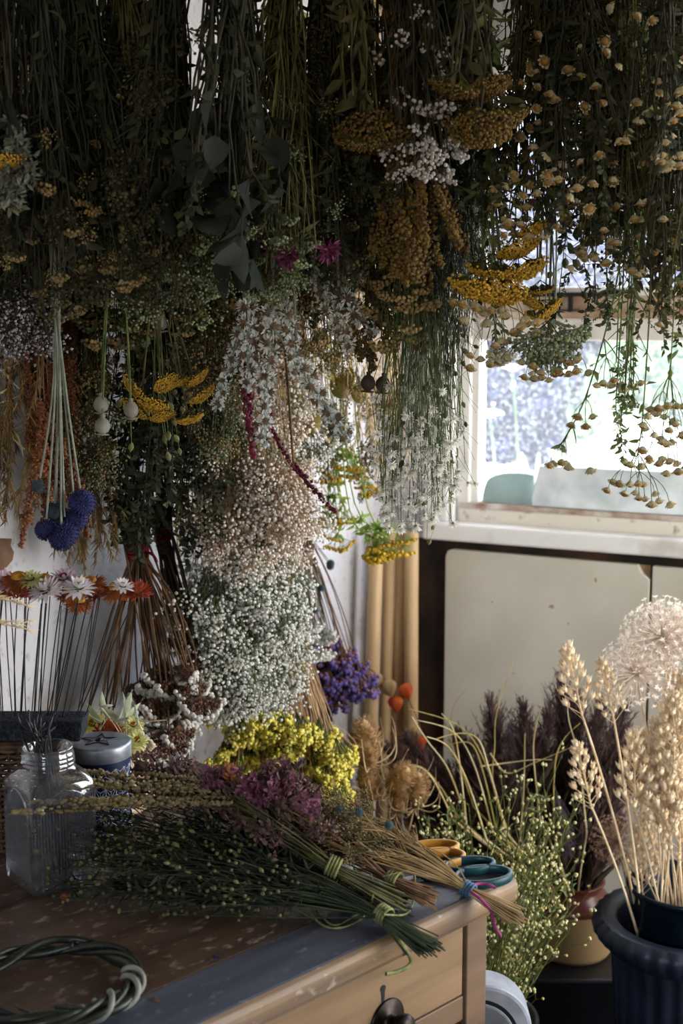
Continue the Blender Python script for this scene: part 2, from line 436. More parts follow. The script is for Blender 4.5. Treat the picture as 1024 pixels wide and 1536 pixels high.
# things standing against the glass
def pw(px, py, off): s, z = W(px, py, off); return R(s, off, z)
b = MB()
p = [pw(x, y, -.03) for x, y in ((802, 757), (801, 748), (806, 722), (813, 697), (870, 700), (930, 703), (1000, 706), (1075, 709), (1075, 774), (980, 769), (890, 763))]
b.poly_prism(p, WB * .022)
tag(b.build('plaster_slab', mat('chipped_white_slab', 'bcc6ca', 'dfe5ea', scale=14, rough=.6, vary=0, bump=.5), None, False, .002),
    'chipped white slab leaning along the bottom of the window pane', 'slab')
b = MB()
prof = spline([(724, 757), (726, 740), (731, 722), (741, 713), (760, 709), (785, 709), (803, 712)], 20)
p = [pw(x, y, -.047) for x, y in prof] + [pw(806, 758, -.047)]
b.poly_prism(p, WB * .012)
tag(b.build('plastic_tray', mat('pale_teal_plastic', 'a3b5b4', 'b4c4c2', scale=8, rough=.3, vary=0, trans=.3), None, True, .003),
    'pale teal tray with rounded corner standing against the window glass', 'tray')

# ---- second window, round the corner
win2 = thing('window_2', 'tall white window in the side wall', 'window', R(S1, (RW0 + RW1) / 2, RZ0)); win2['kind'] = 'structure'
b = MB()
for t0_, t1_, z0_, z1_ in ((RW0, RW0 + .05, RZ0, RZ1), (RW1 - .05, RW1, RZ0, RZ1), (RW0, RW1, RZ0, RZ0 + .05), (RW0, RW1, RZ1 - .05, RZ1), ((RW0 + RW1) / 2 - .02, (RW0 + RW1) / 2 + .02, RZ0, RZ1)):
    wbox(b, S1 + .04, S1 + .1, t0_, t1_, z0_, z1_)
struct('window_frame', b, M_PAINT, win2)

# ---- outside
gnd = MB(); gnd.quad((-12, 3.9, -.05), (14, 3.9, -.05), (14, 22, -.05), (-12, 22, -.05))
tag(gnd.build('ground_outside', mat('pale_path', '9c9a80', 'c9c6a8', scale=3, vary=0), None), kind='structure')
M_LB = [mat('shade_tinted_leaf', '0e1434', '20285a', scale=5, vary=.3, trans=.25), mat('green_leaf', '46664a', '728e62', scale=5, vary=.3, trans=.3), mat('silver_leaf', '9fb08f', 'd5dcc6', scale=5, vary=.2, trans=.3), mat('mid_green_leaf', '1c3030', '324c4c', scale=5, vary=.3, trans=.3)]  # first leaf: shade and bluish pane haze put into its dark blue
M_WF = mat('garden_white_petal', 'e8e4ee', 'ffffff', scale=8, vary=.05, trans=.4)
def bush(c, r, mt, label, nl=1400, flowers=0, group=None):
    o = thing('garden_shrub', label, 'shrub', (c[0], c[1], -.05), group)
    d = rdir(nl); rad = rng.uniform(.55, 1.0, (nl, 1)) ** .5
    p = np.array([c[0], c[1], c[2]]) + d * rad * np.array(r)
    k = MB(); k.leaves(p, rdir(nl, (0, 0, .3)), rng.uniform(.09, .2, nl), rng.uniform(.05, .11, nl)); f = k.build('foliage', mt, o); f['kind'] = 'stuff'
    st = MB()
    for i in range(7):
        e = np.array(c) + rdir(1)[0] * np.array(r) * .6
        st.tube(bez((c[0] + rng.normal() * .05, c[1] + rng.normal() * .05, -.05), (c[0], c[1], c[2] * .4), e, 6), np.linspace(.02, .006, 6), 5)
    st.build('stem', mat('garden_stem', '4a4030', '6a5a40'), o)
    if flowers:
        dd = rdir(flowers, (0, -.5, .6)); q = np.array(c) + dd * np.array(r) * 1.02
        m_ = MB(); m_.blobs(q, rng.uniform(.025, .05, flowers), ico=True)
        m_.build('blossom', M_WF, o)['kind'] = 'stuff'
def atb(px, Y): return (px - 512) / FPX * Y
bush((atb(760, 8.2), 8.2, 1.25), (.62, .5, 1.25), M_LB[0], 'shade tinted blue green shrub outside behind the left of the window', 3600)
bush((atb(905, 8.8), 8.8, 1.2), (.5, .45, 1.3), M_LB[0], 'shade tinted blue green shrub outside behind the middle of the window', 3000)
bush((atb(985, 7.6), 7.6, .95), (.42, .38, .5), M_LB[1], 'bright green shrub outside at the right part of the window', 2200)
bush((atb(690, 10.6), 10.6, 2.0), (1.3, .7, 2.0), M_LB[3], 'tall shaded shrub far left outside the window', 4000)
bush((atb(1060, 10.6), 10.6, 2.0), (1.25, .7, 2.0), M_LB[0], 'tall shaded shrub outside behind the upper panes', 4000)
bush((atb(755, 6.2), 6.2, .38), (.36, .35, .46), M_LB[2], 'silvery shrub with white blossom under the left of the window', 1300, 220)
bush((atb(955, 6.2), 6.2, .48), (.36, .35, .56), M_LB[2], 'silvery shrub with white blossom outside under the right of the window', 1300, 220)
def hogweed(px, py, Y, r, label):
    top = P(px, py, Y); o = thing('garden_umbel', label, 'plant', (top[0] + .04, Y, -.05))
    b = MB(); b.tube(bez((top[0] + .05, Y, -.05), (top[0] + .06, Y, top[2] * .6), top - UP * r * .55, 8), np.linspace(.006, .003, 8), 6); b.build('stem', M_LB[1], o)
    b = MB(); k = 24; a = np.arange(k) * 2.399; rr = r * np.sqrt((np.arange(k) + .5) / k)
    e = top + np.stack([rr * np.cos(a), rr * np.sin(a), -.25 * rr ** 2 / r], 1)
    b.sticks(np.tile(top - UP * r * .6, (k, 1)), e, .003, .002)
    c = (e[:, None, :] + rng.normal(size=(k, 14, 3)) * np.array([1, 1, .35]) * r * .12).reshape(-1, 3)
    b.blobs(c, r * .07); b.build('umbel', M_WF, o)
hogweed(768, 548, 5.2, .035, 'tall pale umbel flower outside at the left of the pane')
hogweed(735, 616, 5.0, .045, 'low white umbel flower outside the left window edge')
hogweed(850, 552, 5.4, .045, 'white umbel outside below the green seed head')

# ---- light: sky through both windows and an added fill opening, sun over the garden
wd = bpy.data.worlds.new('sky'); scene.world = wd; wd.use_nodes = True
nt = wd.node_tree; N = nt.nodes; L = nt.links
bg = N['Background']
sky = N.new('ShaderNodeTexSky'); sky.sky_type = 'NISHITA'; sky.sun_disc = False; sky.sun_elevation = math.radians(48); sky.sun_rotation = math.radians(200)
tc = N.new('ShaderNodeTexCoord'); nz = N.new('ShaderNodeTexNoise'); nz.inputs['Scale'].default_value = 2.2; nz.inputs['Detail'].default_value = 6
L.new(tc.outputs['Generated'], nz.inputs['Vector'])
rp = N.new('ShaderNodeMapRange'); rp.inputs['From Min'].default_value = .38; rp.inputs['From Max'].default_value = .6; rp.inputs['To Min'].default_value = .35; rp.inputs['To Max'].default_value = .95
L.new(nz.outputs['Fac'], rp.inputs[0])
mx = N.new('ShaderNodeMix'); mx.data_type = 'RGBA'; mx.inputs[7].default_value = (.52, .49, .45, 1)
sc_ = N.new('ShaderNodeMix'); sc_.data_type = 'RGBA'; sc_.blend_type = 'MULTIPLY'; sc_.inputs[0].default_value = 1; sc_.inputs[7].default_value = (.16, .16, .16, 1)
L.new(sky.outputs[0], sc_.inputs[6])
L.new(rp.outputs[0], mx.inputs[0]); L.new(sc_.outputs[2], mx.inputs[6]); L.new(mx.outputs[2], bg.inputs['Color'])
bg.inputs['Strength'].default_value = 13.0
def portal(c, d, w, h):
    l = bpy.data.lights.new('opening_daylight', 'AREA'); l.shape = 'RECTANGLE'; l.size = w; l.size_y = h; l.cycles.is_portal = True
    o = bpy.data.objects.new('opening_daylight', l); COL.objects.link(o)
    z = -Vector(tuple(d)); y = Vector((0, 0, 1)); x = y.cross(z)
    o.matrix_world = Matrix((( x.x, y.x, z.x, c[0]), (x.y, y.y, z.y, c[1]), (x.z, y.z, z.z, c[2]), (0, 0, 0, 1)))
portal(R((sj + SE) / 2, -.19, (zs + ZT) / 2), WB, SE - sj, ZT - zs)
portal(R(S1 + .19, (RW0 + RW1) / 2, (RZ0 + RZ1) / 2), -WA, RW1 - RW0, RZ1 - RZ0)
portal(R((FW0 + FW1) / 2, T1 + .19, (FZ0 + FZ1) / 2), -WB, FW1 - FW0, FZ1 - FZ0)  # daylight through the added fill opening, not a known window
sl = bpy.data.lights.new('sun', 'SUN'); sl.energy = 6.0; sl.angle = math.radians(.6); sl.color = (1, .95, .86)
so = bpy.data.objects.new('sun', sl); COL.objects.link(so); so.location = (-3, -6, 9)
so.rotation_euler = Vector((-.30, -.70, 1.0)).to_track_quat('Z', 'Y').to_euler()

cam = bpy.data.cameras.new('camera'); cam.sensor_fit = 'VERTICAL'; cam.sensor_height = 36.0; cam.lens = FPX / 1536.0 * 36.0
cam.dof.use_dof = True; cam.dof.focus_distance = 1.9; cam.dof.aperture_fstop = 5.6; cam.clip_start = .02
co = bpy.data.objects.new('camera', cam); COL.objects.link(co); co.location = (0, 0, CAMZ); co.rotation_euler = (PI / 2 - TH, 0, 0)
scene.camera = co
scene.view_settings.view_transform = 'Standard'; scene.view_settings.look = 'None'; scene.view_settings.gamma = 1.0
scene.view_settings.exposure = 0.9
cy = scene.cycles
cy.max_bounces = 8; cy.diffuse_bounces = 4; cy.glossy_bounces = 3; cy.transmission_bounces = 6; cy.transparent_max_bounces = 16
cy.caustics_reflective = False; cy.caustics_refractive = False
# ================================================================== THE WORKTABLE
F0 = T(777, 1318)
E1 = np.array([math.sin(math.radians(45.2)), math.cos(math.radians(45.2)), 0]); E2 = np.array([-E1[1], E1[0], 0])
def TB(u, v, z): return np.array([F0[0], F0[1], 0]) + E1 * u + E2 * v + UP * z
def tbox(b, u0, u1, v0, v1, z0, z1, m=0):
    b.box(TB((u0 + u1) / 2, (v0 + v1) / 2, (z0 + z1) / 2), ((u1 - u0) / 2, (v1 - v0) / 2, (z1 - z0) / 2), (E1, E2, UP), m)
def wood(name, c0, c1, c2, ax, scratch='c9b3a4', rough=.5, spec=.35, fleck=.62):
    """grain that runs along ax"""
    m = bpy.data.materials.new(name); m.use_nodes = True
    nt = m.node_tree; N = nt.nodes; L = nt.links; bs = N['Principled BSDF']
    tc = N.new('ShaderNodeTexCoord'); mp = N.new('ShaderNodeMapping'); mp.vector_type = 'TEXTURE'
    mp.inputs['Rotation'].default_value = (0, 0, math.atan2(ax[1], ax[0]))
    L.new(tc.outputs['Object'], mp.inputs[0])
    def noise(scale, st, det=4):
        m2 = N.new('ShaderNodeMapping'); m2.inputs['Scale'].default_value = st
        n = N.new('ShaderNodeTexNoise'); n.inputs['Scale'].default_value = scale; n.inputs['Detail'].default_value = det
        L.new(mp.outputs[0], m2.inputs[0]); L.new(m2.outputs[0], n.inputs['Vector']); return n
    g = noise(30, (.12, 1.3, 1.3), 6); blot = noise(4.5, (.7, 1, 1), 5); fl = noise(95, (.6, 1, 1), 8)
    r = N.new('ShaderNodeValToRGB'); r.color_ramp.elements[0].position = .3; r.color_ramp.elements[1].position = .68
    r.color_ramp.elements[0].color = srgb(c0); r.color_ramp.elements[1].color = srgb(c1)
    L.new(g.outputs['Fac'], r.inputs[0])
    m1 = N.new('ShaderNodeMix'); m1.data_type = 'RGBA'; m1.inputs[7].default_value = srgb(c2)
    mr = N.new('ShaderNodeMapRange'); mr.inputs['From Min'].default_value = .45; mr.inputs['From Max'].default_value = .68; mr.inputs['To Max'].default_value = .75
    L.new(blot.outputs['Fac'], mr.inputs[0]); L.new(mr.outputs[0], m1.inputs[0]); L.new(r.outputs[0], m1.inputs[6])
    m2 = N.new('ShaderNodeMix'); m2.data_type = 'RGBA'; m2.inputs[7].default_value = srgb(scratch)
    mr2 = N.new('ShaderNodeMapRange'); mr2.inputs['From Min'].default_value = fleck; mr2.inputs['From Max'].default_value = fleck + .1; mr2.inputs['To Max'].default_value = .45
    L.new(fl.outputs['Fac'], mr2.inputs[0]); L.new(mr2.outputs[0], m2.inputs[0]); L.new(m1.outputs[2], m2.inputs[6])
    L.new(m2.outputs[2], bs.inputs['Base Color']); bs.inputs['Roughness'].default_value = rough; bs.inputs['Specular IOR Level'].default_value = spec
    bp = N.new('ShaderNodeBump'); bp.inputs['Strength'].default_value = .25; bp.inputs['Distance'].default_value = .004
    L.new(g.outputs['Fac'], bp.inputs['Height']); L.new(bp.outputs[0], bs.inputs['Normal'])
    return m
M_TOP = wood('worn_red_brown_top', '2c2019', '584234', '68574a', E1, 'b5a598', .45, fleck=.58)
M_EDGE = wood('blue_grey_painted_edge', '3d3f49', '61646f', '4a4d58', E1, '94969f', .45)
M_NOSE = wood('worn_edge_wood', '675038', 'a08362', '65626a', E1, 'd0bdb0', .45)
M_FRONT = wood('drawer_front_wood', '68503a', '9e8160', '7f6549', E1, 'b99a84', .55, fleck=.7)
M_POST = wood('drawer_post_wood', '523f30', '7d624b', '685341', E1, 'a98c7c', .55, fleck=.7)
UL, VD, ZT_ = -.78, .64, .85
tab = thing('worktable', 'worn wooden worktable with blue grey front edge and drawers', 'table', TB(UL / 2, VD / 2, 0))
tk = .032
b = MB(); tbox(b, UL, -.0, .0957, VD, ZT_ - tk, ZT_ - .0008); b.build('tabletop', M_TOP, tab, False, .003)
b = MB(); tbox(b, UL, -.0, .010, .0955, ZT_ - tk, ZT_); b.build('painted_edge', M_EDGE, tab, False, .003)
# rounded worn nosing: half-round in section
b = MB()
sec = [(.0102, ZT_), (.004, ZT_ - .002), (.0005, ZT_ - .007), (0, ZT_ - .014), (.0006, ZT_ - .025), (.004, ZT_ - tk), (.0102, ZT_ - tk)]
b.poly_prism([TB(UL, v, z) for v, z in sec], E1 * (-UL)); b.build('nosing', M_NOSE, tab, False, .001)
zu = ZT_ - tk
fz = .02                      # front frame set back from the nosing
b = MB(); tbox(b, -.075, -.036, fz, fz + .045, 0, zu); b.build('leg', M_POST, tab, False, .002)
b = MB(); tbox(b, UL + .02, UL + .06, fz, fz + .045, 0, zu); b.build('leg', M_POST, tab, False, .002)
b = MB(); tbox(b, -.075, -.036, VD - .07, VD - .025, 0, zu); b.build('leg', M_POST, tab, False, .002)
b = MB(); tbox(b, UL + .02, UL + .06, VD - .07, VD - .025, 0, zu); b.build('leg', M_POST, tab, False, .002)
b = MB(); tbox(b, -.05, -.04, fz + .045, VD - .07, .18, zu); b.build('side_panel', M_POST, tab, False)
b = MB(); tbox(b, UL + .06, -.075, VD - .05, VD - .04, .18, zu); b.build('back_panel', M_POST, tab, False)
zd1 = zu - .004; zd0 = zd1 - .099
b = MB(); tbox(b, UL + .06, -.0755, fz + .004, fz + .03, zd0 - .036, zd0 - .003); b.build('rail', M_POST, tab, False, .002)
b = MB(); tbox(b, UL + .06, -.0755, fz + .05, fz + .055, .18, zu); b.build('inner_board', M_BLACK, tab, False)
def drawer(u0, u1, z0, z1, hole=True):
    b = MB(); tbox(b, u0, u1, fz + .003, fz + .022, z0, z1); dr = b.build('drawer', M_FRONT, tab, False, .0015)
    uc, zc = (u0 + u1) / 2, (z0 + z1) / 2
    return dr, uc, zc
dus = []
d1, _, _ = drawer(-.415, -.0795, zd0, zd1)
d2, _, _ = drawer(UL + .064, -.46, zd0, zd1)
b = MB(); tbox(b, -.456, -.419, fz, fz + .04, zd0 - .003, zu); b.build('divider', M_POST, tab, False, .002)
d3, _, _ = drawer(UL + .064, -.0795, zd0 - .17, zd0 - .041)
# knob with round backplate, keyhole above it
def on_front(px, py):
    d = ray(px, py); o = np.array([0, 0, CAMZ]); n = E2; c = TB(0, fz + .003, 0)
    return o + d * (np.dot(c - o, n) / np.dot(d, n))
kp = on_front(580, 1532)
M_BRONZE = mat('dark_bronze', '1a1513', '332a27', scale=60, rough=.38, metal=.8, vary=0)
b = MB()
b.lathe([(.0, .0), (.028, .0), (.0285, .0015), (.0265, .003), (.012, .0045), (.0095, .008), (.010, .013), (.0155, .018), (.0185, .024), (.0175, .030), (.011, .0345), (.0, .0355)], 36, kp, axis=-E2)
kn = b.build('knob', M_BRONZE, d1)
kh = on_front(574, 1490)
b = MB()
pts = [kh + E1 * (.0045 * math.cos(a)) + UP * (.006 + .0045 * math.sin(a)) for a in np.linspace(-.9, PI + .9, 14)] + [kh - E1 * .002 - UP * .012, kh + E1 * .002 - UP * .012]
b.poly_prism([p - E2 * .0008 for p in pts], E2 * .0006); b.build('keyhole', M_BLACK, d1, False)

# ================================================================== THINGS ON THE TABLE
# --- twisted vine wreath
M_VINE = mat('dark_green_vine', '0d100a', '22261a', scale=30, rough=.4, vary=0, bump=.2, spec=.5)
M_VINE2 = mat('silvery_vine_bark', '5f6156', '90918a', scale=30, rough=.45, vary=0)
wc = T(82, 1489); WR = .082
wr = thing('vine_wreath', 'twisted dark green vine wreath lying on the tabletop', 'wreath', wc)
def vine(ph, turns, r, tr, a0=0., a1=2 * PI, off=0.):
    k = 90; a = np.linspace(a0, a1, k); w = turns * a + ph
    rad = WR + tr * np.cos(w) + .002 * np.sin(3 * a + ph)
    return np.stack([wc[0] + rad * np.cos(a), wc[1] + rad * np.sin(a), wc[2] + .0125 + off + tr * np.sin(w) * .8], 1), r
for i in range(5):
    p_, r_ = vine(i * 1.256, 3.0 + .5 * (i % 2), (.0034, .0042, .003, .0046, .0036)[i], .0075, i * .5, i * .5 + 2 * PI * .99)
    b = MB(); b.tube(p_, r_ * (1 + .12 * np.sin(np.linspace(0, 30, len(p_)))), 8, cap=True); b.build('vine_strand', M_VINE, wr)
p_, r_ = vine(.4, 9, .0035, .0115, -1.0, .5)
b = MB(); b.tube(p_, .0032, 8, cap=True); tag(b.build('vine_strand', M_VINE2, wr), 'silvery grey peeled vine strand')
p_, r_ = vine(2.4, 8, .0035, .0118, -.8, .3)
b = MB(); b.tube(p_, .003, 8, cap=True); tag(b.build('vine_strand', M_VINE2, wr), 'silvery grey peeled vine strand')
b = MB()
e = T(82, 1510, .875)
b.tube([e, e + np.array([.03, -.004, .002])], .0022, 6, cap=True); b.tube([T(20, 1508, .872), T(30, 1514, .872), T(52, 1522, .868)], [.001, .0015, .002], 5, cap=True)
b.build('twig_end', M_VINE, wr)

# --- ribbed glass jar
def thin_glass(name, tint=(.9, .94, .96, 1), gl=.9, base=.06):
    m = bpy.data.materials.new(name); m.use_nodes = True
    nt = m.node_tree; N = nt.nodes; L = nt.links; out = N['Material Output']; N.remove(N['Principled BSDF'])
    tr = N.new('ShaderNodeBsdfTransparent'); tr.inputs[0].default_value = tint
    g = N.new('ShaderNodeBsdfGlossy'); g.inputs['Roughness'].default_value = .04; g.inputs['Color'].default_value = (gl, gl, gl, 1)
    lw = N.new('ShaderNodeLayerWeight'); lw.inputs['Blend'].default_value = .35
    mr = N.new('ShaderNodeMapRange'); mr.inputs['To Min'].default_value = base; mr.inputs['To Max'].default_value = .65
    mx = N.new('ShaderNodeMixShader')
    df = N.new('ShaderNodeBsdfDiffuse'); df.inputs['Color'].default_value = (.75, .72, .85, 1); md = N.new('ShaderNodeMixShader'); md.inputs[0].default_value = .035
    L.new(tr.outputs[0], md.inputs[1]); L.new(df.outputs[0], md.inputs[2])
    L.new(lw.outputs['Facing'], mr.inputs[0]); L.new(mr.outputs[0], mx.inputs[0]); L.new(md.outputs[0], mx.inputs[1]); L.new(g.outputs[0], mx.inputs[2]); L.new(mx.outputs[0], out.inputs['Surface'])
    return m
M_GLASS = thin_glass('clear_jar_glass')
jc = T(78, 1320)
jar = thing('glass_jar', 'square ribbed glass jar holding black wires', 'jar', jc)
JA = math.radians(38); JH = .0445
def sq_ring(h, z, cr, n=12):
    """rounded square ring, half width h, corner radius cr"""
    out = []
    for q in range(4):
        cx, cy = ((1, 1), (-1, 1), (-1, -1), (1, -1))[q]
        for a in np.linspace(q * PI / 2, (q + 1) * PI / 2, n // 4 + 4):
            x = cx * (h - cr) + cr * math.cos(a); y = cy * (h - cr) + cr * math.sin(a)
            out.append((jc[0] + x * math.cos(JA) - y * math.sin(JA), jc[1] + x * math.sin(JA) + y * math.cos(JA), jc[2] + z))
    return out
def loft(b, rings, m=0):
    k = len(rings[0]); V = [p for r_ in rings for p in r_]
    b.add(V, np.array([(i * k + q, i * k + (q + 1) % k, (i + 1) * k + (q + 1) % k, (i + 1) * k + q) for i in range(len(rings) - 1) for q in range(k)]), m)
b = MB()
rings = [sq_ring(.02, .004, .018), sq_ring(.041, .001, .01), sq_ring(.0435, .004, .01), sq_ring(JH, .01, .010), sq_ring(JH, .125, .010), sq_ring(.0435, .134, .013), sq_ring(.040, .142, .022), sq_ring(.0345, .148, .028), sq_ring(.0315, .151, .0314)]
for k_, (r_, z_) in enumerate([(.0315, .153), (.0335, .1545), (.0335, .1565), (.0315, .158), (.033, .160), (.033, .162), (.031, .1635), (.0325, .1655), (.0325, .167), (.031, .1685), (.031, .174), (.0315, .1755), (.030, .176), (.029, .174), (.029, .152)]):
    rings.append(sq_ring(r_, z_, r_ - .0001))
loft(b, rings); b.build('jar_body', M_GLASS, jar)
# arch-topped ribbed panels on the four faces
b = MB()
for q in range(4):
    a = JA + q * PI / 2; n_ = np.array([math.cos(a), math.sin(a), 0]); u_ = np.array([-math.sin(a), math.cos(a), 0])
    for x in np.linspace(-.029, .029, 15):
        top = .098 + math.sqrt(max(.031 ** 2 - x ** 2, 0)) * .85
        b.tube([jc + n_ * (JH + .0003) + u_ * x + UP * z for z in (.018, top)], .00085, 5)
    arch = [jc + n_ * (JH + .0004) + u_ * x + UP * z for x, z in [(-.033, .016)] + [(.033 * math.cos(w), .098 + .032 * math.sin(w)) for w in np.linspace(PI, 0, 16)] + [(.033, .016)]]
    b.tube(arch, .001, 5)
b.build('ribbed_panel', thin_glass('ribbed_glass', (.78, .8, .84, 1), .9, .22), jar)
# wires in the jar
M_WIRE = mat('black_wire', '07080b', '101218', scale=10, rough=.35, vary=.2, spec=.5)
for i in range(34):
    p0 = jc + np.array([.012 + rng.normal() * .008, rng.normal() * .009, .006]); p0[0] += .006
    tx = rng.uniform(22, 84); p1 = P(tx, rng.uniform(1052, 1100) + abs(tx - 50) * .5, jc[1] + rng.uniform(-.012, .014))
    mid = jc + np.array([-.004 + rng.normal() * .006, rng.normal() * .006, .15])
    b = MB(); b.tube(bez(p0, mid * 2 - (p0 + p1) / 2, p1, 7), .00105, 5, cap=True)
    tag(b.build('florist_wire', M_WIRE, None, loc=p0), 'straight black florist wire standing in the ribbed glass jar', 'wire', 'black wires in the jar')

# --- patterned tin with grey star lid
M_NAVY = mat('navy_tin_print', '0d1830', '16244a', scale=30, rough=.45, vary=0)
M_WHITEP = mat('white_tin_print', 'aab4c8', 'c2c9d6', scale=30, rough=.5, vary=0)
M_LID = mat('grey_lid', '7f8490', 'a4a8b2', scale=50, rough=.4, vary=0, metal=.5)
tY = 1.775; tcn = P(149, 1111, tY); tr_ = 49 / FPX * tY
zl = tcn[2]
tin = thing('storage_tin', 'navy tin with white star pattern and grey lid', 'tin', (tcn[0], tcn[1], ZT_))
hb = zl - .018
b = MB(); b.lathe([(0, ZT_ + .0005), (tr_ * .97, ZT_ + .0005), (tr_ * .97, hb)], 48, (tcn[0], tcn[1], 0)); b.build('tin_body', M_NAVY, tin)
b = MB(); b.lathe([(tr_ * .975, hb - .003), (tr_, hb - .002), (tr_ * 1.005, zl - .003), (tr_ * .985, zl), (tr_ * .93, zl + .0005), (0, zl + .0008)], 48, (tcn[0], tcn[1], 0)); lid = b.build('lid', M_LID, tin)
b = MB()
star = []
for i in range(10):
    a = i * PI / 5 + .35; rr = tr_ * (.62 if i % 2 == 0 else .25); star.append(np.array([tcn[0] + rr * math.cos(a), tcn[1] + rr * math.sin(a), zl + .0012]))
b.tube(star, .0011, 5, closed=True); b.build('star_outline', M_BLACK, lid)
b = MB(); b.lathe([(.0, .0), (.006, .0), (.004, .003), (0, .0045)], 14, (tcn[0], tcn[1], zl + .0008)); b.build('lid_knob', M_BLACK, lid)
# hemp-leaf star print: a triangle lattice wrapped round the tin, each triangle split to its centre
b = MB(); A_ = []; B_ = []
cell = .0148; circ = 2 * PI * tr_; ncell = round(circ / cell); cell = circ / ncell; hh = cell * .866
def wrap(x, z):
    a = x / tr_; r_ = tr_ * .972; return (tcn[0] + r_ * math.cos(a), tcn[1] + r_ * math.sin(a), ZT_ + .004 + z)
for row in range(int((hb - ZT_ - .008) / hh)):
    z0, z1 = row * hh, (row + 1) * hh
    for k in range(ncell):
        o = (row % 2) * cell / 2
        for tri in (((k * cell + o, z0), ((k + 1) * cell + o, z0), ((k + .5) * cell + o, z1)), (((k + .5) * cell + o, z1), ((k + 1.5) * cell + o, z1), ((k + 1) * cell + o, z0))):
            cx = sum(p[0] for p in tri) / 3; cz = sum(p[1] for p in tri) / 3
            for p, q in zip(tri, tri[1:] + tri[:1]):
                A_.append(wrap(*p)); B_.append(wrap(cx, cz)); A_.append(wrap(*p)); B_.append(wrap(*q))
b.sticks(A_, B_, .00042, .00042); b.build('star_print', M_WHITEP, tin)

# --- foam block on a wicker box
M_FOAM = mat('charcoal_foam', '12141a', '262a36', scale=220, rough=.95, vary=0, bump=.6)
M_CANE = mat('brown_cane', '2b1d14', '5c402b', scale=60, rough=.6, vary=0)
M_CANE2 = mat('pale_cane', 'a98a6c', 'd8c3a8', scale=60, rough=.55, vary=0)
fY = 1.72
fl, fr = P(-95, 1087, fY), P(129, 1087, fY)
fz0, fz1 = P(60, 1105, fY)[2], P(60, 1074, fY)[2]
fb = MB()
fb.poly_prism([np.array([x, fY - .024, z]) for x, z in ((fl[0], fz1), (fr[0], fz1), (fr[0] - .004, fz0), (fl[0] + .004, fz0))], (0, .05, 0))
foam = fb.build('foam_block', M_FOAM, None, False, .003)
tag(foam, 'charcoal foam block holding the wired everlasting flowers', 'foam block')
# box of woven cane
bx0, bx1, by0, by1 = fl[0] - .01, P(96, 1150, fY)[0], fY - .04, fY + .06
wb = thing('wicker_box', 'dark brown woven cane box under the foam block', 'basket', ((bx0 + bx1) / 2, (by0 + by1) / 2, ZT_))
def weave(loop, z0, z1, rows, r, mt, parent, stake=2):
    """woven wall: rows of cane that pass in and out of upright stakes round a closed loop of (x, y)"""
    L_ = np.array(loop); n_ = len(L_); c_ = L_.mean(0)
    nrm = L_ - c_; nrm /= np.linalg.norm(nrm, axis=1, keepdims=True)
    b = MB()
    for k in range(rows):
        z = z0 + (z1 - z0) * (k + .5) / rows
        w = np.where((np.arange(n_) + k) % 2 == 0, 1, -1)[:, None] * r * 1.1
        b.tube(np.column_stack([L_ + nrm * w, np.full(n_, z)]), r, 5, closed=True)
    o = b.build('weave', mt, parent); o['kind'] = 'stuff'
    b = MB()
    b.sticks(np.column_stack([L_, np.full(n_, z0)]), np.column_stack([L_, np.full(n_, z1)]), r * .8, r * .8, n=5)
    b.build('stake', mt, parent)
def rect_loop(x0, x1, y0, y1, st):
    p = []
    for (ax, ay), (cx, cy) in (((x0, y0), (x1, y0)), ((x1, y0), (x1, y1)), ((x1, y1), (x0, y1)), ((x0, y1), (x0, y0))):
        k = max(2, int(math.hypot(cx - ax, cy - ay) / st)); p += [(ax + (cx - ax) * i / k, ay + (cy - ay) * i / k) for i in range(k)]
    return p
weave(rect_loop(bx0, bx1, by0, by1, .012), ZT_ + .002, fz0 - .004, 20, .0032, M_CANE, wb)
b = MB(); b.box(((bx0 + bx1) / 2, (by0 + by1) / 2, fz0 - .003), ((bx1 - bx0) / 2, (by1 - by0) / 2, .0028)); b.build('lid', M_CANE, wb, False, .001)

# --- round basket
bY = 1.87; bc = P(146, 1128, bY); bR = 88 / FPX * bY; zr = bc[2]
bk = thing('round_basket', 'pale round wicker basket filled with dried flower heads', 'basket', (bc[0], bc[1], ZT_))
nst = 44
loop = [(bc[0] + bR * .93 * math.cos(a), bc[1] + bR * .93 * math.sin(a)) for a in np.linspace(0, 2 * PI, nst, endpoint=False)]
weave(loop, ZT_ + .002, zr - .004, 15, .0032, M_CANE2, bk)
b = MB()
for k in range(3):
    a = np.linspace(0, 2 * PI, 120, endpoint=False); w = a * 22 + k * 2 * PI / 3
    b.tube(np.stack([bc[0] + (bR * .95 + .004 * np.cos(w)) * np.cos(a), bc[1] + (bR * .95 + .004 * np.cos(w)) * np.sin(a), zr + .004 * np.sin(w)], 1), .0038, 6, closed=True)
b.build('rim', M_CANE2, bk)
b = MB(); b.lathe([(0, ZT_ + .004), (bR * .9, ZT_ + .004)], 40, (bc[0], bc[1], 0)); b.build('basket_floor', M_CANE2, bk)

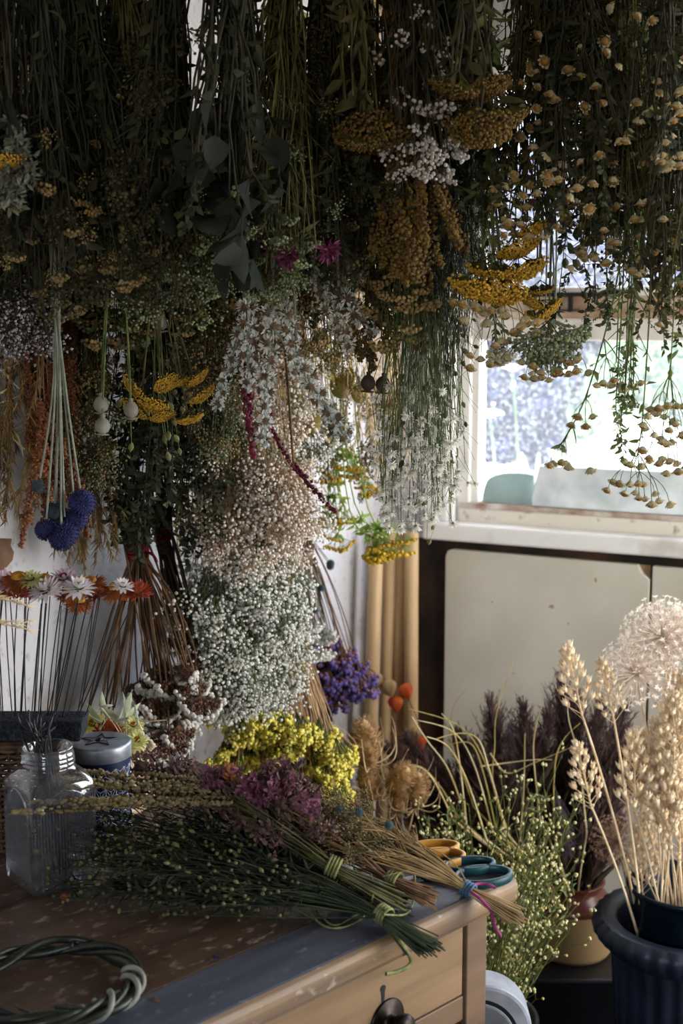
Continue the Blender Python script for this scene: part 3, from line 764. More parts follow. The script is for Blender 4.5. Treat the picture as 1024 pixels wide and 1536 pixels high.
# --- two pairs of scissors
M_STEEL = mat('blade_steel', '8d9298', 'b5b9be', scale=40, rough=.25, metal=1, vary=0)
def scissors(label, mt, loops, px_pivot, px_tip):
    ctr = T(*loops[0][:2]); o = thing('scissors', label, 'scissors', (ctr[0], ctr[1], ZT_))
    piv = T(*px_pivot); tip = T(*px_tip)
    for li, (cx, cy, rx, ry) in enumerate(loops):
        k = 40; zh = .008 + .002 * li
        a = np.linspace(0, 2 * PI, k, endpoint=False)
        pts = np.array([T(cx + rx * math.cos(x) * (1 + .06 * math.cos(x)), cy + ry * math.sin(x) - rx * .06 * math.cos(x), ZT_ + .0062) for x in a])
        nrm = pts - pts.mean(0); nrm[:, 2] = 0; nrm /= np.linalg.norm(nrm, axis=1, keepdims=True)
        b = MB(); V = []
        for w, h in ((-.003, .0045), (-.0018, .0055), (.0018, .0055), (.003, .0045), (.003, -.0045), (.0018, -.0055), (-.0018, -.0055), (-.003, -.0045)):
            V.append(pts + nrm * w + UP * h)
        V = np.stack(V, 1).reshape(-1, 3)
        b.add(V, np.array([(i * 8 + q, i * 8 + (q + 1) % 8, ((i + 1) % k) * 8 + (q + 1) % 8, ((i + 1) % k) * 8 + q) for i in range(k) for q in range(8)]))
        le = T(cx - rx * .96, cy + rx * .05, ZT_ + .0062); h_ = b
        h_.tube(bez(le, (le * .5 + piv * .5) + UP * .0, piv + UP * .006, 6), [.0055, .0055, .005, .005, .0045, .0045], 8, cap=True)
        h_.build('handle', mt, o)
    for sgn in (-1, 1):
        d = tip - piv; d[2] = 0; Ld = np.linalg.norm(d); d /= Ld; s_ = np.array([-d[1], d[0], 0])
        b = MB(); z_ = UP * (.0045 if sgn > 0 else .0021)
        b.poly_prism([piv - d * .015 + s_ * .006 + z_, piv - d * .015 - s_ * .006 + z_, piv + d * Ld * .6 - s_ * .006 * (1 if sgn > 0 else .3) + z_, piv + d * Ld + z_, piv + d * Ld * .6 + s_ * .006 * (.3 if sgn > 0 else 1) + z_], UP * .0022)
        b.build('blade', M_STEEL, o, False)
    b = MB(); b.lathe([(0, .0), (.004, .0), (.004, .0015), (0, .002)], 14, piv + UP * .0068); b.build('pivot_screw', M_STEEL, o)
scissors('scissors with mustard yellow handles near the table corner', mat('mustard_plastic', 'b9842f', 'c99442', scale=20, rough=.4, vary=0), [(648, 1273, 36, 8), (655, 1288, 38, 11)], (560, 1296), (470, 1320))
scissors('scissors with dark teal handles at the table corner', mat('dark_teal_plastic', '13383f', '1d4850', scale=20, rough=.38, vary=0), [(702, 1299, 36, 9), (722, 1315, 41, 12)], (628, 1322), (540, 1340))
# ================================================================== DRIED FLOWER HEADS (grown along +Z from the stem's end)
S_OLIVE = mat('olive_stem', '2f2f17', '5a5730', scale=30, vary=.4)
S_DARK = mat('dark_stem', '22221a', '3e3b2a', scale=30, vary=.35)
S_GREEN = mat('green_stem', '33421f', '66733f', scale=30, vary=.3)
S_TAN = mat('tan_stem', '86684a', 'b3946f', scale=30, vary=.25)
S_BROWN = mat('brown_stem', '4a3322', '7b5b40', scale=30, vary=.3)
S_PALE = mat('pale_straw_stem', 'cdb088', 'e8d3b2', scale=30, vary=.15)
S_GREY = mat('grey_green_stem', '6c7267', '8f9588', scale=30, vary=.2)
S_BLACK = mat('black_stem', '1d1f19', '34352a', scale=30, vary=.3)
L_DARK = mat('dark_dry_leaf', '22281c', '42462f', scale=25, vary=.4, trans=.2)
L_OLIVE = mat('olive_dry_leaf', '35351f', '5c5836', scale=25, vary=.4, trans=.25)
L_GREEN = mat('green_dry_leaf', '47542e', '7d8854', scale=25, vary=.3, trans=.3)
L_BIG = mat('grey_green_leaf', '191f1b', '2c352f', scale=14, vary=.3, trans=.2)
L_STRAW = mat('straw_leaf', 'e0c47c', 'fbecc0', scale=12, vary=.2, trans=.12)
C_CREAM = mat('cream_petal', 'b9ae8e', 'dcd2b2', scale=60, vary=.2, trans=.25)
C_ORANGE = mat('orange_brown_disc', '7b5a2e', '9d7c42', scale=90, vary=.25)
C_BUFF = mat('buff_floret', '6d5a3a', 'a08a5f', scale=90, vary=.35)
C_GOLD = mat('golden_yarrow', '987520', 'c9a040', scale=120, vary=.2)
C_BRYAR = mat('brown_yarrow', '44341a', '705826', scale=120, vary=.3)
C_GBUD = mat('green_bud', '5a6648', '8f9a78', scale=80, vary=.25)
C_WHITE = mat('white_blossom', 'e2dfd8', 'fbf9f5', scale=80, vary=.08, trans=.35)
C_PINKW = mat('beige_pink_blossom', 'dccfc4', 'f3ebe4', scale=80, vary=.15, trans=.2)
C_LILAC = mat('grey_lilac_blossom', '77707a', 'a9a3ab', scale=80, vary=.25)
C_RUST = mat('rust_amaranth', '58301c', '824f30', scale=70, vary=.35)
C_CRIM = mat('crimson_floret', '480f20', '7c2342', scale=60, vary=.3)
C_MAG = mat('magenta_floret', '5c2446', '86406a', scale=60, vary=.3)
C_SILV = mat('silver_bract', 'bfc4c6', 'eceff0', scale=60, vary=.15, trans=.15)
C_SBRN = mat('brown_tuft', '55412f', '86705c', scale=80, vary=.25)
C_POPPY = mat('grey_poppy_pod', '6d6a5f', '98958c', scale=20, vary=.25)
C_PDARK = mat('dark_brown_pod', '2a211d', '4b3c35', scale=20, vary=.2)
C_THIS = mat('blue_thistle', '1a1d44', '363b70', scale=40, vary=.25)
C_THISG = mat('grey_thistle', '34434a', '5b6a70', scale=40, vary=.2)
C_YEL = mat('yellow_statice', 'e6d751', 'faf08c', scale=60, vary=.12, trans=.2)
C_VIO = mat('violet_statice', '55458c', '8a79ba', scale=60, vary=.2, trans=.15)
C_CALY = mat('pink_brown_calyx', '7d4a3e', 'a8715f', scale=60, vary=.2)
C_BRN = mat('brown_floret', '5b4030', '82604a', scale=60, vary=.25)
C_TANS = mat('tansy_button', 'a07d1a', 'cfae3a', scale=60, vary=.2)
C_LIME = mat('lime_stalk', '6f8a35', 'a9bf63', scale=40, vary=.15, trans=.25)
C_CAPS = mat('green_gold_capsule', '5b5a38', '8b8658', scale=60, vary=.35)
C_CAPD = mat('dark_capsule', '34361e', '5d5a33', scale=60, vary=.35)
C_HON = mat('pale_yellow_pod', 'b9a95a', 'dccf8c', scale=30, vary=.2, trans=.4)
C_HONW = mat('papery_white_disc', 'cfd2bf', 'eceedd', scale=30, vary=.1, trans=.4)
C_WOOL = mat('grey_woolly_head', '565a50', '80847a', scale=40, vary=.2)
C_ORST = mat('orange_strawflower', '7e3d18', 'aa6030', scale=40, vary=.15, trans=.2)
C_ORCT = mat('golden_flower_centre', 'a06d1c', 'c8923a', scale=120, vary=.1)
C_WHST = mat('white_strawflower', 'd8cfd4', 'f6f0f2', scale=40, vary=.08, trans=.25)
C_WIST = mat('wine_strawflower', '6b1228', 'a03348', scale=40, vary=.2, trans=.2)
C_PKST = mat('pale_pink_strawflower', 'b89aa8', 'dcc8d2', scale=40, vary=.1, trans=.25)
C_LMST = mat('pale_lime_strawflower', 'c3bf7a', 'e3dfa8', scale=40, vary=.1, trans=.25)
C_RDST = mat('red_orange_strawflower', '8f3a22', 'c4603c', scale=40, vary=.1, trans=.2)
C_PEACH = mat('peach_dry_petal', 'cf7650', 'ebb398', scale=18, vary=.1, trans=.25)
C_OAT = mat('cream_pod', 'e8cda4', 'fbecd2', scale=70, vary=.12, trans=.25)
C_ALL = mat('pink_cream_allium', 'f0dfd0', 'fff8f0', scale=60, vary=.1, trans=.25)
C_ALLR = mat('allium_ray', 'd8c2b0', 'efe0d2', scale=60, vary=.1)
C_ALLB = mat('brown_allium_ray', '8b6a55', 'b9967c', scale=60, vary=.1)
C_REED = mat('purple_brown_reed', '432f2f', '7a605c', scale=30, vary=.35, trans=.1)
C_REEDL = mat('lilac_grey_reed', '6a5a63', '9a8d97', scale=30, vary=.2, trans=.15)
C_TEAS = mat('tan_teasel', '8f6c44', 'c4a072', scale=60, vary=.15)
C_PHYS = mat('orange_lantern', 'b3451c', 'dd7338', scale=20, vary=.2, trans=.35)
C_PHYP = mat('tan_lantern', '9c7b52', 'c0a074', scale=20, vary=.15, trans=.3)
C_YELB = mat('small_yellow_head', 'c2b060', 'ddd096', scale=60, vary=.2)
C_CRMB = mat('small_cream_head', 'c6c088', 'e6e0b2', scale=60, vary=.12, trans=.2)
C_OREG = mat('mauve_bract', '49322f', '7b5f58', scale=60, vary=.3, trans=.15)
C_OREP = mat('pink_bract', '5f3444', '8c5868', scale=60, vary=.25, trans=.15)
C_GRASS = mat('tan_grass_head', '7d6238', 'b29665', scale=60, vary=.25, trans=.2)

def proto(fn, mats, name, smooth=True, nvar=1):
    out = []
    for i in range(nvar):
        b = MB(); fn(b); out.append(b.mesh(name, mats, smooth))
    return out
def cup_petals(b, n, r0, z0, L, w, tilt, m, curl, jit=.15):
    a = np.linspace(0, 2 * PI, n, endpoint=False) + rng.uniform(0, 1)
    rad = np.stack([np.cos(a), np.sin(a), np.zeros(n)], 1)
    tl = tilt + rng.normal(size=n) * jit
    D = rad * np.cos(tl)[:, None] + np.array([0, 0, 1.0]) * np.sin(tl)[:, None]
    Nn = np.array([0, 0, 1.0]) * np.cos(tl)[:, None] - rad * np.sin(tl)[:, None]
    b.leaves(rad * r0 + np.array([0, 0, z0]), D, L * rng.uniform(.9, 1.1, n), w, m, curl, N=Nn)
def f_button(b):            # everlasting: cream cup, orange disc facing out
    b.lathe([(.0, 0), (.003, .0006), (.0050, .003), (.0056, .006)], 9, m=0)
    cup_petals(b, 10, .0045, .003, .0052, .0036, .95, 0, -.1); cup_petals(b, 9, .0052, .0045, .004, .0034, .6, 0, -.1)
    b.lathe([(.0052, .0058), (.004, .0078), (.002, .0088), (.0, .009)], 9, m=1)
P_BUTTON = proto(f_button, [C_CREAM, C_ORANGE], 'button_head', nvar=3)
def f_corymb(R0, nb, rb, flat=.35, h=.6):
    def f(b):
        k = nb; a = np.arange(k) * 2.39996 + rng.uniform(0, 6); rr = R0 * np.sqrt((np.arange(k) + .5) / k) * rng.uniform(.9, 1.08, k)
        z = R0 * h + flat * R0 * (1 - (rr / R0) ** 2) + rng.normal(size=k) * R0 * .05
        C = np.stack([rr * np.cos(a), rr * np.sin(a), z], 1)
        b.blobs(C, rb * rng.uniform(.8, 1.2, k), 0, ico=k < 60)
        # rays: main branches and finer ones
        g = 7; ga = np.arange(g) * 2 * PI / g; gp = np.stack([.5 * R0 * np.cos(ga), .5 * R0 * np.sin(ga), np.full(g, R0 * h * .62)], 1)
        b.sticks(np.zeros((g, 3)), gp, R0 * .03, R0 * .02, 1)
        near = np.argmin(((C[:, None, :2] - gp[None, :, :2]) ** 2).sum(2), 1)
        b.sticks(gp[near], C, R0 * .015, R0 * .01, 1)
    return f
P_YGOLD = proto(f_corymb(.038, 420, .0024), [C_GOLD, S_OLIVE], 'yarrow_head', nvar=3)
P_YBRN = proto(f_corymb(.036, 380, .0024), [C_BRYAR, S_OLIVE], 'yarrow_head', nvar=3)
P_BUFF = proto(f_corymb(.017, 26, .0032, .5, .8), [C_BUFF, S_OLIVE], 'floret_cluster', nvar=3)
P_GREENC = proto(f_corymb(.017, 24, .0030, .5, .8), [C_GBUD, S_OLIVE], 'bud_cluster', nvar=3)
P_UMBEL = proto(f_corymb(.043, 95, .0040, .2, .55), [C_GBUD, S_GREY], 'green_umbel', nvar=2)
P_PEARL = proto(f_corymb(.030, 55, .0038, .4, .7), [C_WHITE, S_GREY], 'pearl_head', nvar=2)
P_TANSY = proto(f_corymb(.027, 34, .0036, .08, 1.0), [C_TANS, C_LIME], 'tansy_head', nvar=3)
def f_spray(nb, R0, H, rb, ico=False):
    """an airy branching spray of tiny blossoms"""
    def f(b):
        base = np.zeros(3); k = 9; tips = []
        for i in range(k):
            d = rdir(1, (0, 0, 1.5), .9)[0]; s0 = np.array([0, 0, H * rng.uniform(0, .45)]); e = s0 + d * H * rng.uniform(.35, .6)
            b.sticks([s0], [e], .0006, .0004, 1)
            j = max(2, nb // k); dd = rdir(j, d * .9); ee = e + dd * rng.uniform(.25, 1, (j, 1)) * R0
            b.sticks(np.tile(e, (j, 1)), ee, .0004, .0003, 1); tips.append(ee)
        b.sticks([base], [(0, 0, H * .5)], .0008, .0006, 1)
        tt = np.concatenate(tips); b.blobs(tt, rb * rng.uniform(.7, 1.3, len(tt)), 0, ico=ico)
    return f
P_GYP = proto(f_spray(80, .034, .085, .0027, True), [C_WHITE, S_GREEN], 'blossom_spray', nvar=4)
P_GYPP = proto(f_spray(90, .034, .085, .0024, True), [C_PINKW, S_TAN], 'blossom_spray', nvar=4)
P_LILAC = proto(f_spray(70, .022, .05, .0018), [C_LILAC, S_DARK], 'lilac_spray', nvar=3)
P_BUFFS = proto(f_spray(60, .022, .06, .0022), [C_BUFF, S_OLIVE], 'buff_spray', nvar=3)
P_GRNS = proto(f_spray(60, .022, .06, .0022), [C_GBUD, S_OLIVE], 'green_spray', nvar=3)
P_DARKS = proto(f_spray(60, .024, .06, .0026), [L_OLIVE, S_DARK], 'seed_spray', nvar=3)
P_EVER = proto(f_spray(12, .014, .034, .0031, True), [mat('dull_white_everlasting', 'a9a2a4', 'd0cacc', scale=80, vary=.2, trans=.2), S_OLIVE], 'white_cluster', nvar=3)
def f_string(L0, r, nb, rb, bend=.25):
    def f(b):
        t = np.linspace(0, 1, 9)[:, None]; ax = rng.uniform(0, 6)
        p = np.hstack([bend * L0 * .3 * np.sin(t * 2.2) * math.cos(ax), bend * L0 * .3 * np.sin(t * 2.2) * math.sin(ax), t * L0])
        b.tube(p, .0012, 4, 1)
        u = rng.uniform(0, 1, nb); i = np.clip((u * 8).astype(int), 0, 7); fr = (u * 8 - i)[:, None]
        c = p[i] * (1 - fr) + p[i + 1] * fr + rdir(nb) * (r * np.sin(PI * np.clip(u, .06, .96)) ** .5)[:, None] * rng.uniform(.3, 1, (nb, 1))
        b.blobs(c, rb * rng.uniform(.6, 1.3, nb), 0)
    return f
P_RUST = proto(f_string(.16, .011, 190, .0034), [C_RUST, S_BROWN], 'amaranth_tassel', nvar=3)
P_CRIM = proto(f_string(.17, .010, 60, .0062, .15), [C_CRIM, S_BROWN], 'crimson_spike', nvar=2)
P_BROWNK = proto(f_string(.09, .011, 120, .0034), [C_BRYAR, S_BROWN], 'knobbly_spike', nvar=3)
P_MIGN = proto(f_string(.17, .0065, 130, .0030, .12), [mat('brown_olive_capsule', '6a5a3c', 'a08d66', scale=60, vary=.2), S_OLIVE], 'seed_spike', nvar=3)
def f_silver(L0):
    def f(b):
        nw = int(L0 / .0185); b.tube([(0, 0, -.05), (0, 0, L0)], .002, 5, 2)
        for i in range(nw):
            q = 1.0 - .35 * (i / nw)
            for s_ in range(3):
                w = s_ * 2.094 + i * 1.047 + rng.normal() * .25; o = np.array([math.cos(w), math.sin(w), .12]); c = o * .0065 * q + np.array([0, 0, L0 * (i + .4) / nw + rng.normal() * .0025])
                k = 34; D = rdir(k, o, .85); b.leaves(c, D, 0, 0, 0) if False else b.cones(np.tile(c, (k, 1)), D, .0115 * q * rng.uniform(.7, 1.1, k), .0022, 1)
                k = 24; u, v, _ = basis(o); a = rng.uniform(0, 6.28, k); D = np.cos(a)[:, None] * u + np.sin(a)[:, None] * v + o * rng.uniform(-.2, .7, (k, 1))
                D /= np.linalg.norm(D, axis=1, keepdims=True); b.leaves(c + D * .004, D, .0092 * q * rng.uniform(.7, 1.15, k), .0030, 0, -.35)
    return f
P_SILV = [proto(f_silver(x), [C_SILV, C_SBRN, S_GREY], 'silver_spike')[0] for x in (.08, .12, .16, .20, .25)]
def f_poppy(b):
    b.lathe([(.0015, -.002), (.004, .0), (.0028, .003), (.007, .006), (.0102, .012), (.0105, .017), (.0085, .022), (.0045, .0245), (.004, .026)], 16, fn=lambda a, r, z: r * (1 + .025 * math.cos(8 * a)))
    b.lathe([(.004, .0255), (.0085, .0262), (.009, .0272), (.0045, .028), (0, .028)], 24, fn=lambda a, r, z: r * (1 + (.14 if r > .006 else 0) * math.cos(9 * a)))
P_POPPY = proto(f_poppy, [C_POPPY], 'poppy_pod'); P_POPD = proto(f_poppy, [C_PDARK], 'poppy_pod')
def f_globe(n, r):
    def f(b):
        b.blobs([(0, 0, r)], r * .55, 0, ico=True)
        i = np.arange(n); ph = np.arccos(1 - 2 * (i + .5) / n); th = i * 2.39996
        D = np.stack([np.cos(th) * np.sin(ph), np.sin(th) * np.sin(ph), np.cos(ph)], 1)
        b.cones(np.array([0, 0, r]) + D * r * .4, D, r * rng.uniform(.5, .66, n), r * .11, 0, 4)
        k = n // 2; b.blobs(np.array([0, 0, r]) + D[::2] * r * .88, r * .075, 0)
    return f
P_GLOBE = proto(f_globe(230, .021), [C_THIS], 'thistle_globe', nvar=2); P_GLOBG = proto(f_globe(150, .012), [C_THISG], 'thistle_globe')
def f_star(b):
    for n, tl, L0 in ((7, .1, .0095), (7, .55, .009), (6, 1.0, .0075), (5, -.45, .007)): cup_petals(b, n, .001, .003, L0, .0036, tl, 0, .1, .25)
    b.lathe([(.0, 0), (.0022, .001), (.002, .0035), (0, .0045)], 6, m=1)
P_STAR = proto(f_star, [C_WHITE, C_CAPS], 'star_flower', nvar=2)
def f_straw(rows, wide, centre):
    def f(b):
        for n, r0, z0, L0, w, tl in rows: cup_petals(b, n, r0, z0, L0, w, tl, 0, wide, .12)
        b.lathe([(0, -.001), (.004, .0), (.0065, .003), (.006, .005)], 10, m=2)
        R1, z1, h1 = centre
        b.lathe([(R1, z1), (R1 * .9, z1 + h1 * .5), (R1 * .55, z1 + h1 * .88), (0, z1 + h1)], 14, m=1)
        k = 60; i = np.arange(k); rr = R1 * .92 * np.sqrt((i + .5) / k); a = i * 2.39996
        b.blobs(np.stack([rr * np.cos(a), rr * np.sin(a), z1 + h1 * np.sqrt(np.clip(1 - (rr / R1) ** 2, 0, 1)) * .95 + .0003], 1), .0011, 1)
    return f
OPEN = [(24, .006, .003, .016, .0042, -.95), (24, .0065, .0045, .0165, .0042, -.6), (20, .0065, .006, .014, .004, -.25)]
CUPD = [(16, .005, .002, .017, .0062, -.05), (16, .0045, .003, .0165, .006, .35), (14, .004, .004, .015, .0055, .7), (9, .003, .005, .012, .0048, 1.1)]
P_SOR = proto(f_straw(OPEN, .25, (.0085, .006, .0065)), [C_ORST, C_ORCT, S_OLIVE], 'strawflower_head', nvar=2)
P_SWH = proto(f_straw(CUPD, -.15, (.0045, .006, .004)), [C_WHST, C_LMST, S_OLIVE], 'strawflower_head', nvar=2)
P_SWI = proto(f_straw(CUPD, -.15, (.0045, .006, .004)), [C_WIST, C_RDST, S_OLIVE], 'strawflower_head')
P_SPK = proto(f_straw(CUPD, -.15, (.0045, .006, .004)), [C_PKST, C_WIST, S_OLIVE], 'strawflower_head')
P_SLM = proto(f_straw(CUPD, -.15, (.0045, .006, .004)), [C_LMST, C_ORCT, S_OLIVE], 'strawflower_head')
P_SRD = proto(f_straw(CUPD, .05, (.006, .006, .005)), [C_RDST, C_PEACH, S_OLIVE], 'strawflower_head')
P_SYE = proto(f_straw(CUPD, .0, (.006, .006, .004)), [C_YEL, C_ORCT, S_OLIVE], 'strawflower_head')
def f_statice(nb, rb, R0, H, calyx=.45):
    def f(b):
        for i in range(8):
            a = i * .785 + rng.normal() * .2; s = rng.uniform(.35, 1.0)
            e = np.array([R0 * s * math.cos(a), R0 * s * math.sin(a), H * rng.uniform(.45, 1)])
            mid = np.array([e[0] * .35, e[1] * .35, e[2] * .55]); pts = bez((0, 0, 0), mid, e, 5); b.tube(pts, .0009, 4, 1)
            dirn = (pts[-1] - pts[-2]); dirn /= np.linalg.norm(dirn); side = np.cross(dirn, rdir(1)[0]); side /= np.linalg.norm(side)
            k = nb // 8; u = np.linspace(-1, 1, k)
            C = e + side * (u * R0 * .42)[:, None] - dirn * (u ** 2 * R0 * .18)[:, None] + rng.normal(size=(k, 3)) * rb * .8
            b.blobs(C, rb * rng.uniform(.75, 1.25, k), 0, ico=True)
            b.blobs(C - dirn * rb * 1.5 + rng.normal(size=(k, 3)) * rb * .5, rb * .7, 2)
            b.sticks(np.tile(e - dirn * R0 * .3, (k, 1)), C, .0007, .0006, 2)
    return f
P_STY = proto(f_statice(120, .0034, .026, .05), [C_YEL, S_GREEN, mat('olive_calyx', '8b8a35', 'b3a84a', vary=.2)], 'statice_head', nvar=3)
P_STV = proto(f_statice(64, .0042, .026, .05), [C_VIO, S_BROWN, C_CALY], 'statice_head', nvar=3)
def f_limonium(b):
    # a flattened fan: brown branchlets below, a thick white rim of florets above
    n = 13; aa = np.linspace(-1.15, 1.15, n); R0 = .036
    for lay in (-.006, .006):
        e = np.stack([R0 * np.sin(aa), np.full(n, lay) + rng.normal(size=n) * .002, R0 * np.cos(aa) * rng.uniform(.92, 1.05, n)], 1)
        b.sticks(np.zeros((n, 3)), e, .0009, .0006, 1)
    k = 90; a = rng.uniform(-1.2, 1.2, k); rr = R0 * rng.uniform(.35, .92, k); b.blobs(np.stack([rr * np.sin(a), rng.normal(size=k) * .006, rr * np.cos(a)], 1), .0030, 1)
    k = 64; a = np.linspace(-1.25, 1.25, k); b.blobs(np.stack([R0 * 1.02 * np.sin(a), rng.normal(size=k) * .0045, R0 * 1.02 * np.cos(a) + rng.normal(size=k) * .001], 1), .0042 * rng.uniform(.8, 1.15, k), 0, ico=True)
P_LIMO = proto(f_limonium, [C_CREAM if False else C_WHITE, C_BRN], 'sea_lavender_head', nvar=3)
def f_twig(L0, n, ll, lw, curl=.2):
    def f(b):
        t = np.linspace(0, 1, 6)[:, None]; p = np.hstack([.12 * L0 * np.sin(t * 2), .05 * L0 * np.sin(t * 3), t * L0]); b.tube(p, np.linspace(.0012, .0005, 6), 4, 1)
        u = np.linspace(.08, 1, n); i = np.clip((u * 5).astype(int), 0, 4); fr = (u * 5 - i)[:, None]; c = p[i] * (1 - fr) + p[i + 1] * fr
        b.leaves(c, rdir(n, (0, 0, .6)), ll * rng.uniform(.6, 1.1, n), lw * rng.uniform(.7, 1.2, n), 0, curl)
    return f
P_TWD = proto(f_twig(.09, 26, .017, .008), [L_DARK, S_DARK], 'leafy_twig', nvar=3)
P_TWO = proto(f_twig(.09, 24, .015, .007), [L_OLIVE, S_OLIVE], 'leafy_twig', nvar=3)
P_TWG = proto(f_twig(.08, 20, .015, .007), [L_GREEN, S_GREEN], 'leafy_twig', nvar=3)
P_BIGL = proto(f_twig(.10, 5, .06, .036, .35), [L_BIG, S_DARK], 'broad_leaf', nvar=2)
def f_grass(b):
    b.tube([(0, 0, 0), (.004, 0, .05), (.012, .002, .1)], [.0008, .0006, .0004], 4, 1)
    k = 46; z = rng.uniform(.0, .1, k); c = np.stack([z * z * 1.2, rng.normal(size=k) * .002, z], 1); b.cones(c, rdir(k, (0, 0, 1.6)), rng.uniform(.012, .026, k), .0013, 0)
P_GRASS = proto(f_grass, [C_GRASS, S_TAN], 'grass_head', nvar=2)
P_GRASSP = proto(f_grass, [S_PALE, S_PALE], 'grass_head', nvar=1)
def f_pods(b):
    b.tube([(0, 0, -.005), (0, 0, .10)], [.002, .0008], 6, 1)
    n = 34
    for i in range(n):
        t = i / n; a = i * 2.399; z = .012 + .098 * t; r0 = (.008 + .017 * math.sin(PI * min(1, t * .85 + .25))) * (1 - .45 * t)
        c = np.array([r0 * math.cos(a), r0 * math.sin(a), z]); d = np.array([.32 * math.cos(a), .32 * math.sin(a), 1]); d /= np.linalg.norm(d)
        b.tube([(0, 0, z - .022), c - d * .002], [.0006, .0006], 4, 1)
        b.lathe([(.0008, -.002), (.0035, .001), (.0042, .004), (.0036, .0075)], 7, c, 0, axis=d)
        u, v, w = basis(d); k = 5; aa = np.arange(k) * 2 * PI / k
        q = c + w * .0072 + (np.cos(aa)[:, None] * u + np.sin(aa)[:, None] * v) * .0032
        b.cones(q, np.tile(d, (k, 1)) + (np.cos(aa)[:, None] * u + np.sin(aa)[:, None] * v) * .25, .0055, .0019, 0)
P_PODS = proto(f_pods, [C_OAT, S_PALE], 'pod_spike', nvar=3)
def f_allium(n, R0):
    def f(b):
        i = np.arange(n); ph = np.arccos(1 - 2 * (i + .5) / n); th = i * 2.39996; D = np.stack([np.cos(th) * np.sin(ph), np.sin(th) * np.sin(ph), np.cos(ph)], 1)
        D = D[D[:, 2] > -.75]; k = len(D); rr = R0 * rng.uniform(.82, 1.08, (k, 1)); c = np.array([0, 0, R0 * .1]); e = c + D * rr
        b.sticks(np.tile(c, (k, 1)), e, .0007, .0005, 1)
        # six pointed stars at the ends
        U, V, _ = bases(D); A = []; Dd = []
        for q in range(6):
            w = np.cos(q * PI / 3) * U + np.sin(q * PI / 3) * V; A.append(e); Dd.append(w + D * .5)
        b.leaves(np.concatenate(A), np.concatenate(Dd), .0065, .0024, 0, .1)
        b.blobs(e, .0016, 0)
    return f
P_ALL = proto(f_allium(230, .062), [C_ALL, C_ALLR], 'allium_head', nvar=2)
P_ALLB = proto(f_allium(110, .05), [C_ALLB, C_ALLB], 'allium_head')
def f_plume(b):
    L0 = .20; b.tube([(0, 0, -.02), (0, 0, L0)], [.0015, .0006], 4, 1)
    n = 180; t = rng.uniform(0, 1, n) ** .9; z = t * L0 * .85; ll = (.10 * (1 - t) + .035) * rng.uniform(.5, 1.05, n); d = rdir(n, (0, 0, 2.4)); c = np.stack([np.zeros(n), np.zeros(n), z], 1)
    mid = c + d * (ll * .55)[:, None]; e = mid + (d * .9 + rdir(n) * .25 + np.array([.12, 0, 0])) * (ll * .5)[:, None]
    b.sticks(c, mid, .0006, .0012, 0); b.sticks(mid, e, .0012, .0003, 0)
    k = 3; 
    for q in range(k):
        f_ = rng.uniform(.2, 1, n)[:, None]; b.cones(c * (1 - f_) + e * f_, d + rdir(n) * .6, rng.uniform(.006, .014, n), .0012, 0)
P_REED = proto(f_plume, [C_REED, S_BROWN], 'reed_plume', nvar=3); P_REEDL = proto(f_plume, [C_REEDL, S_BROWN], 'reed_plume', nvar=2)
def f_teasel(b):
    H = .062
    b.lathe([(0, 0), (.009, .004), (.0145, .016), (.0155, .030), (.012, .046), (.006, .058), (0, H)], 14)
    n = 420; t = rng.uniform(.02, .99, n); a = np.arange(n) * 2.39996; r = .0155 * np.sin(PI * np.clip(t * .9 + .06, 0, 1)) ** .6; c = np.stack([r * np.cos(a), r * np.sin(a), t * H], 1)
    d = np.stack([np.cos(a), np.sin(a), .9 + 0 * a], 1); b.cones(c, d, .0095, .0009, 0)
    for i in range(9):
        a = i * .698 + rng.normal() * .2; L0 = rng.uniform(.05, .085); u = np.array([math.cos(a), math.sin(a), 0])
        b.tube(bez(u * .004, u * L0 * .75 + np.array([0, 0, -.004]), u * L0 * .55 + np.array([0, 0, L0 * .8]), 9), np.linspace(.0013, .0004, 9), 4, 1)
P_TEAS = proto(f_teasel, [C_TEAS, S_PALE], 'teasel_head', nvar=2)
def f_lantern(b):
    b.lathe([(.001, 0), (.008, .001), (.0165, .007), (.0195, .015), (.0165, .025), (.0095, .034), (.003, .041), (0, .044)], 30, fn=lambda a, r, z: r * (1 + .1 * abs(math.cos(2.5 * a)) - .05))
P_PHYS = proto(f_lantern, [C_PHYS], 'papery_lantern'); P_PHYP = proto(f_lantern, [C_PHYP], 'papery_lantern')
def f_oreg(b):
    for q in range(9):
        c = np.array([rng.normal() * .009, rng.normal() * .009, .018 + rng.uniform(0, .03)]); b.sticks([(0, 0, 0)], [c], .0007, .0005, 1)
        k = 10; b.leaves(c + rng.normal(size=(k, 3)) * .002, rdir(k, (0, 0, .5)), rng.uniform(.006, .010, k), .0052, 0, .5)
P_OREG = proto(f_oreg, [C_OREG, S_BROWN], 'bract_cluster', nvar=3); P_OREP = proto(f_oreg, [C_OREP, S_BROWN], 'bract_cluster', nvar=2)
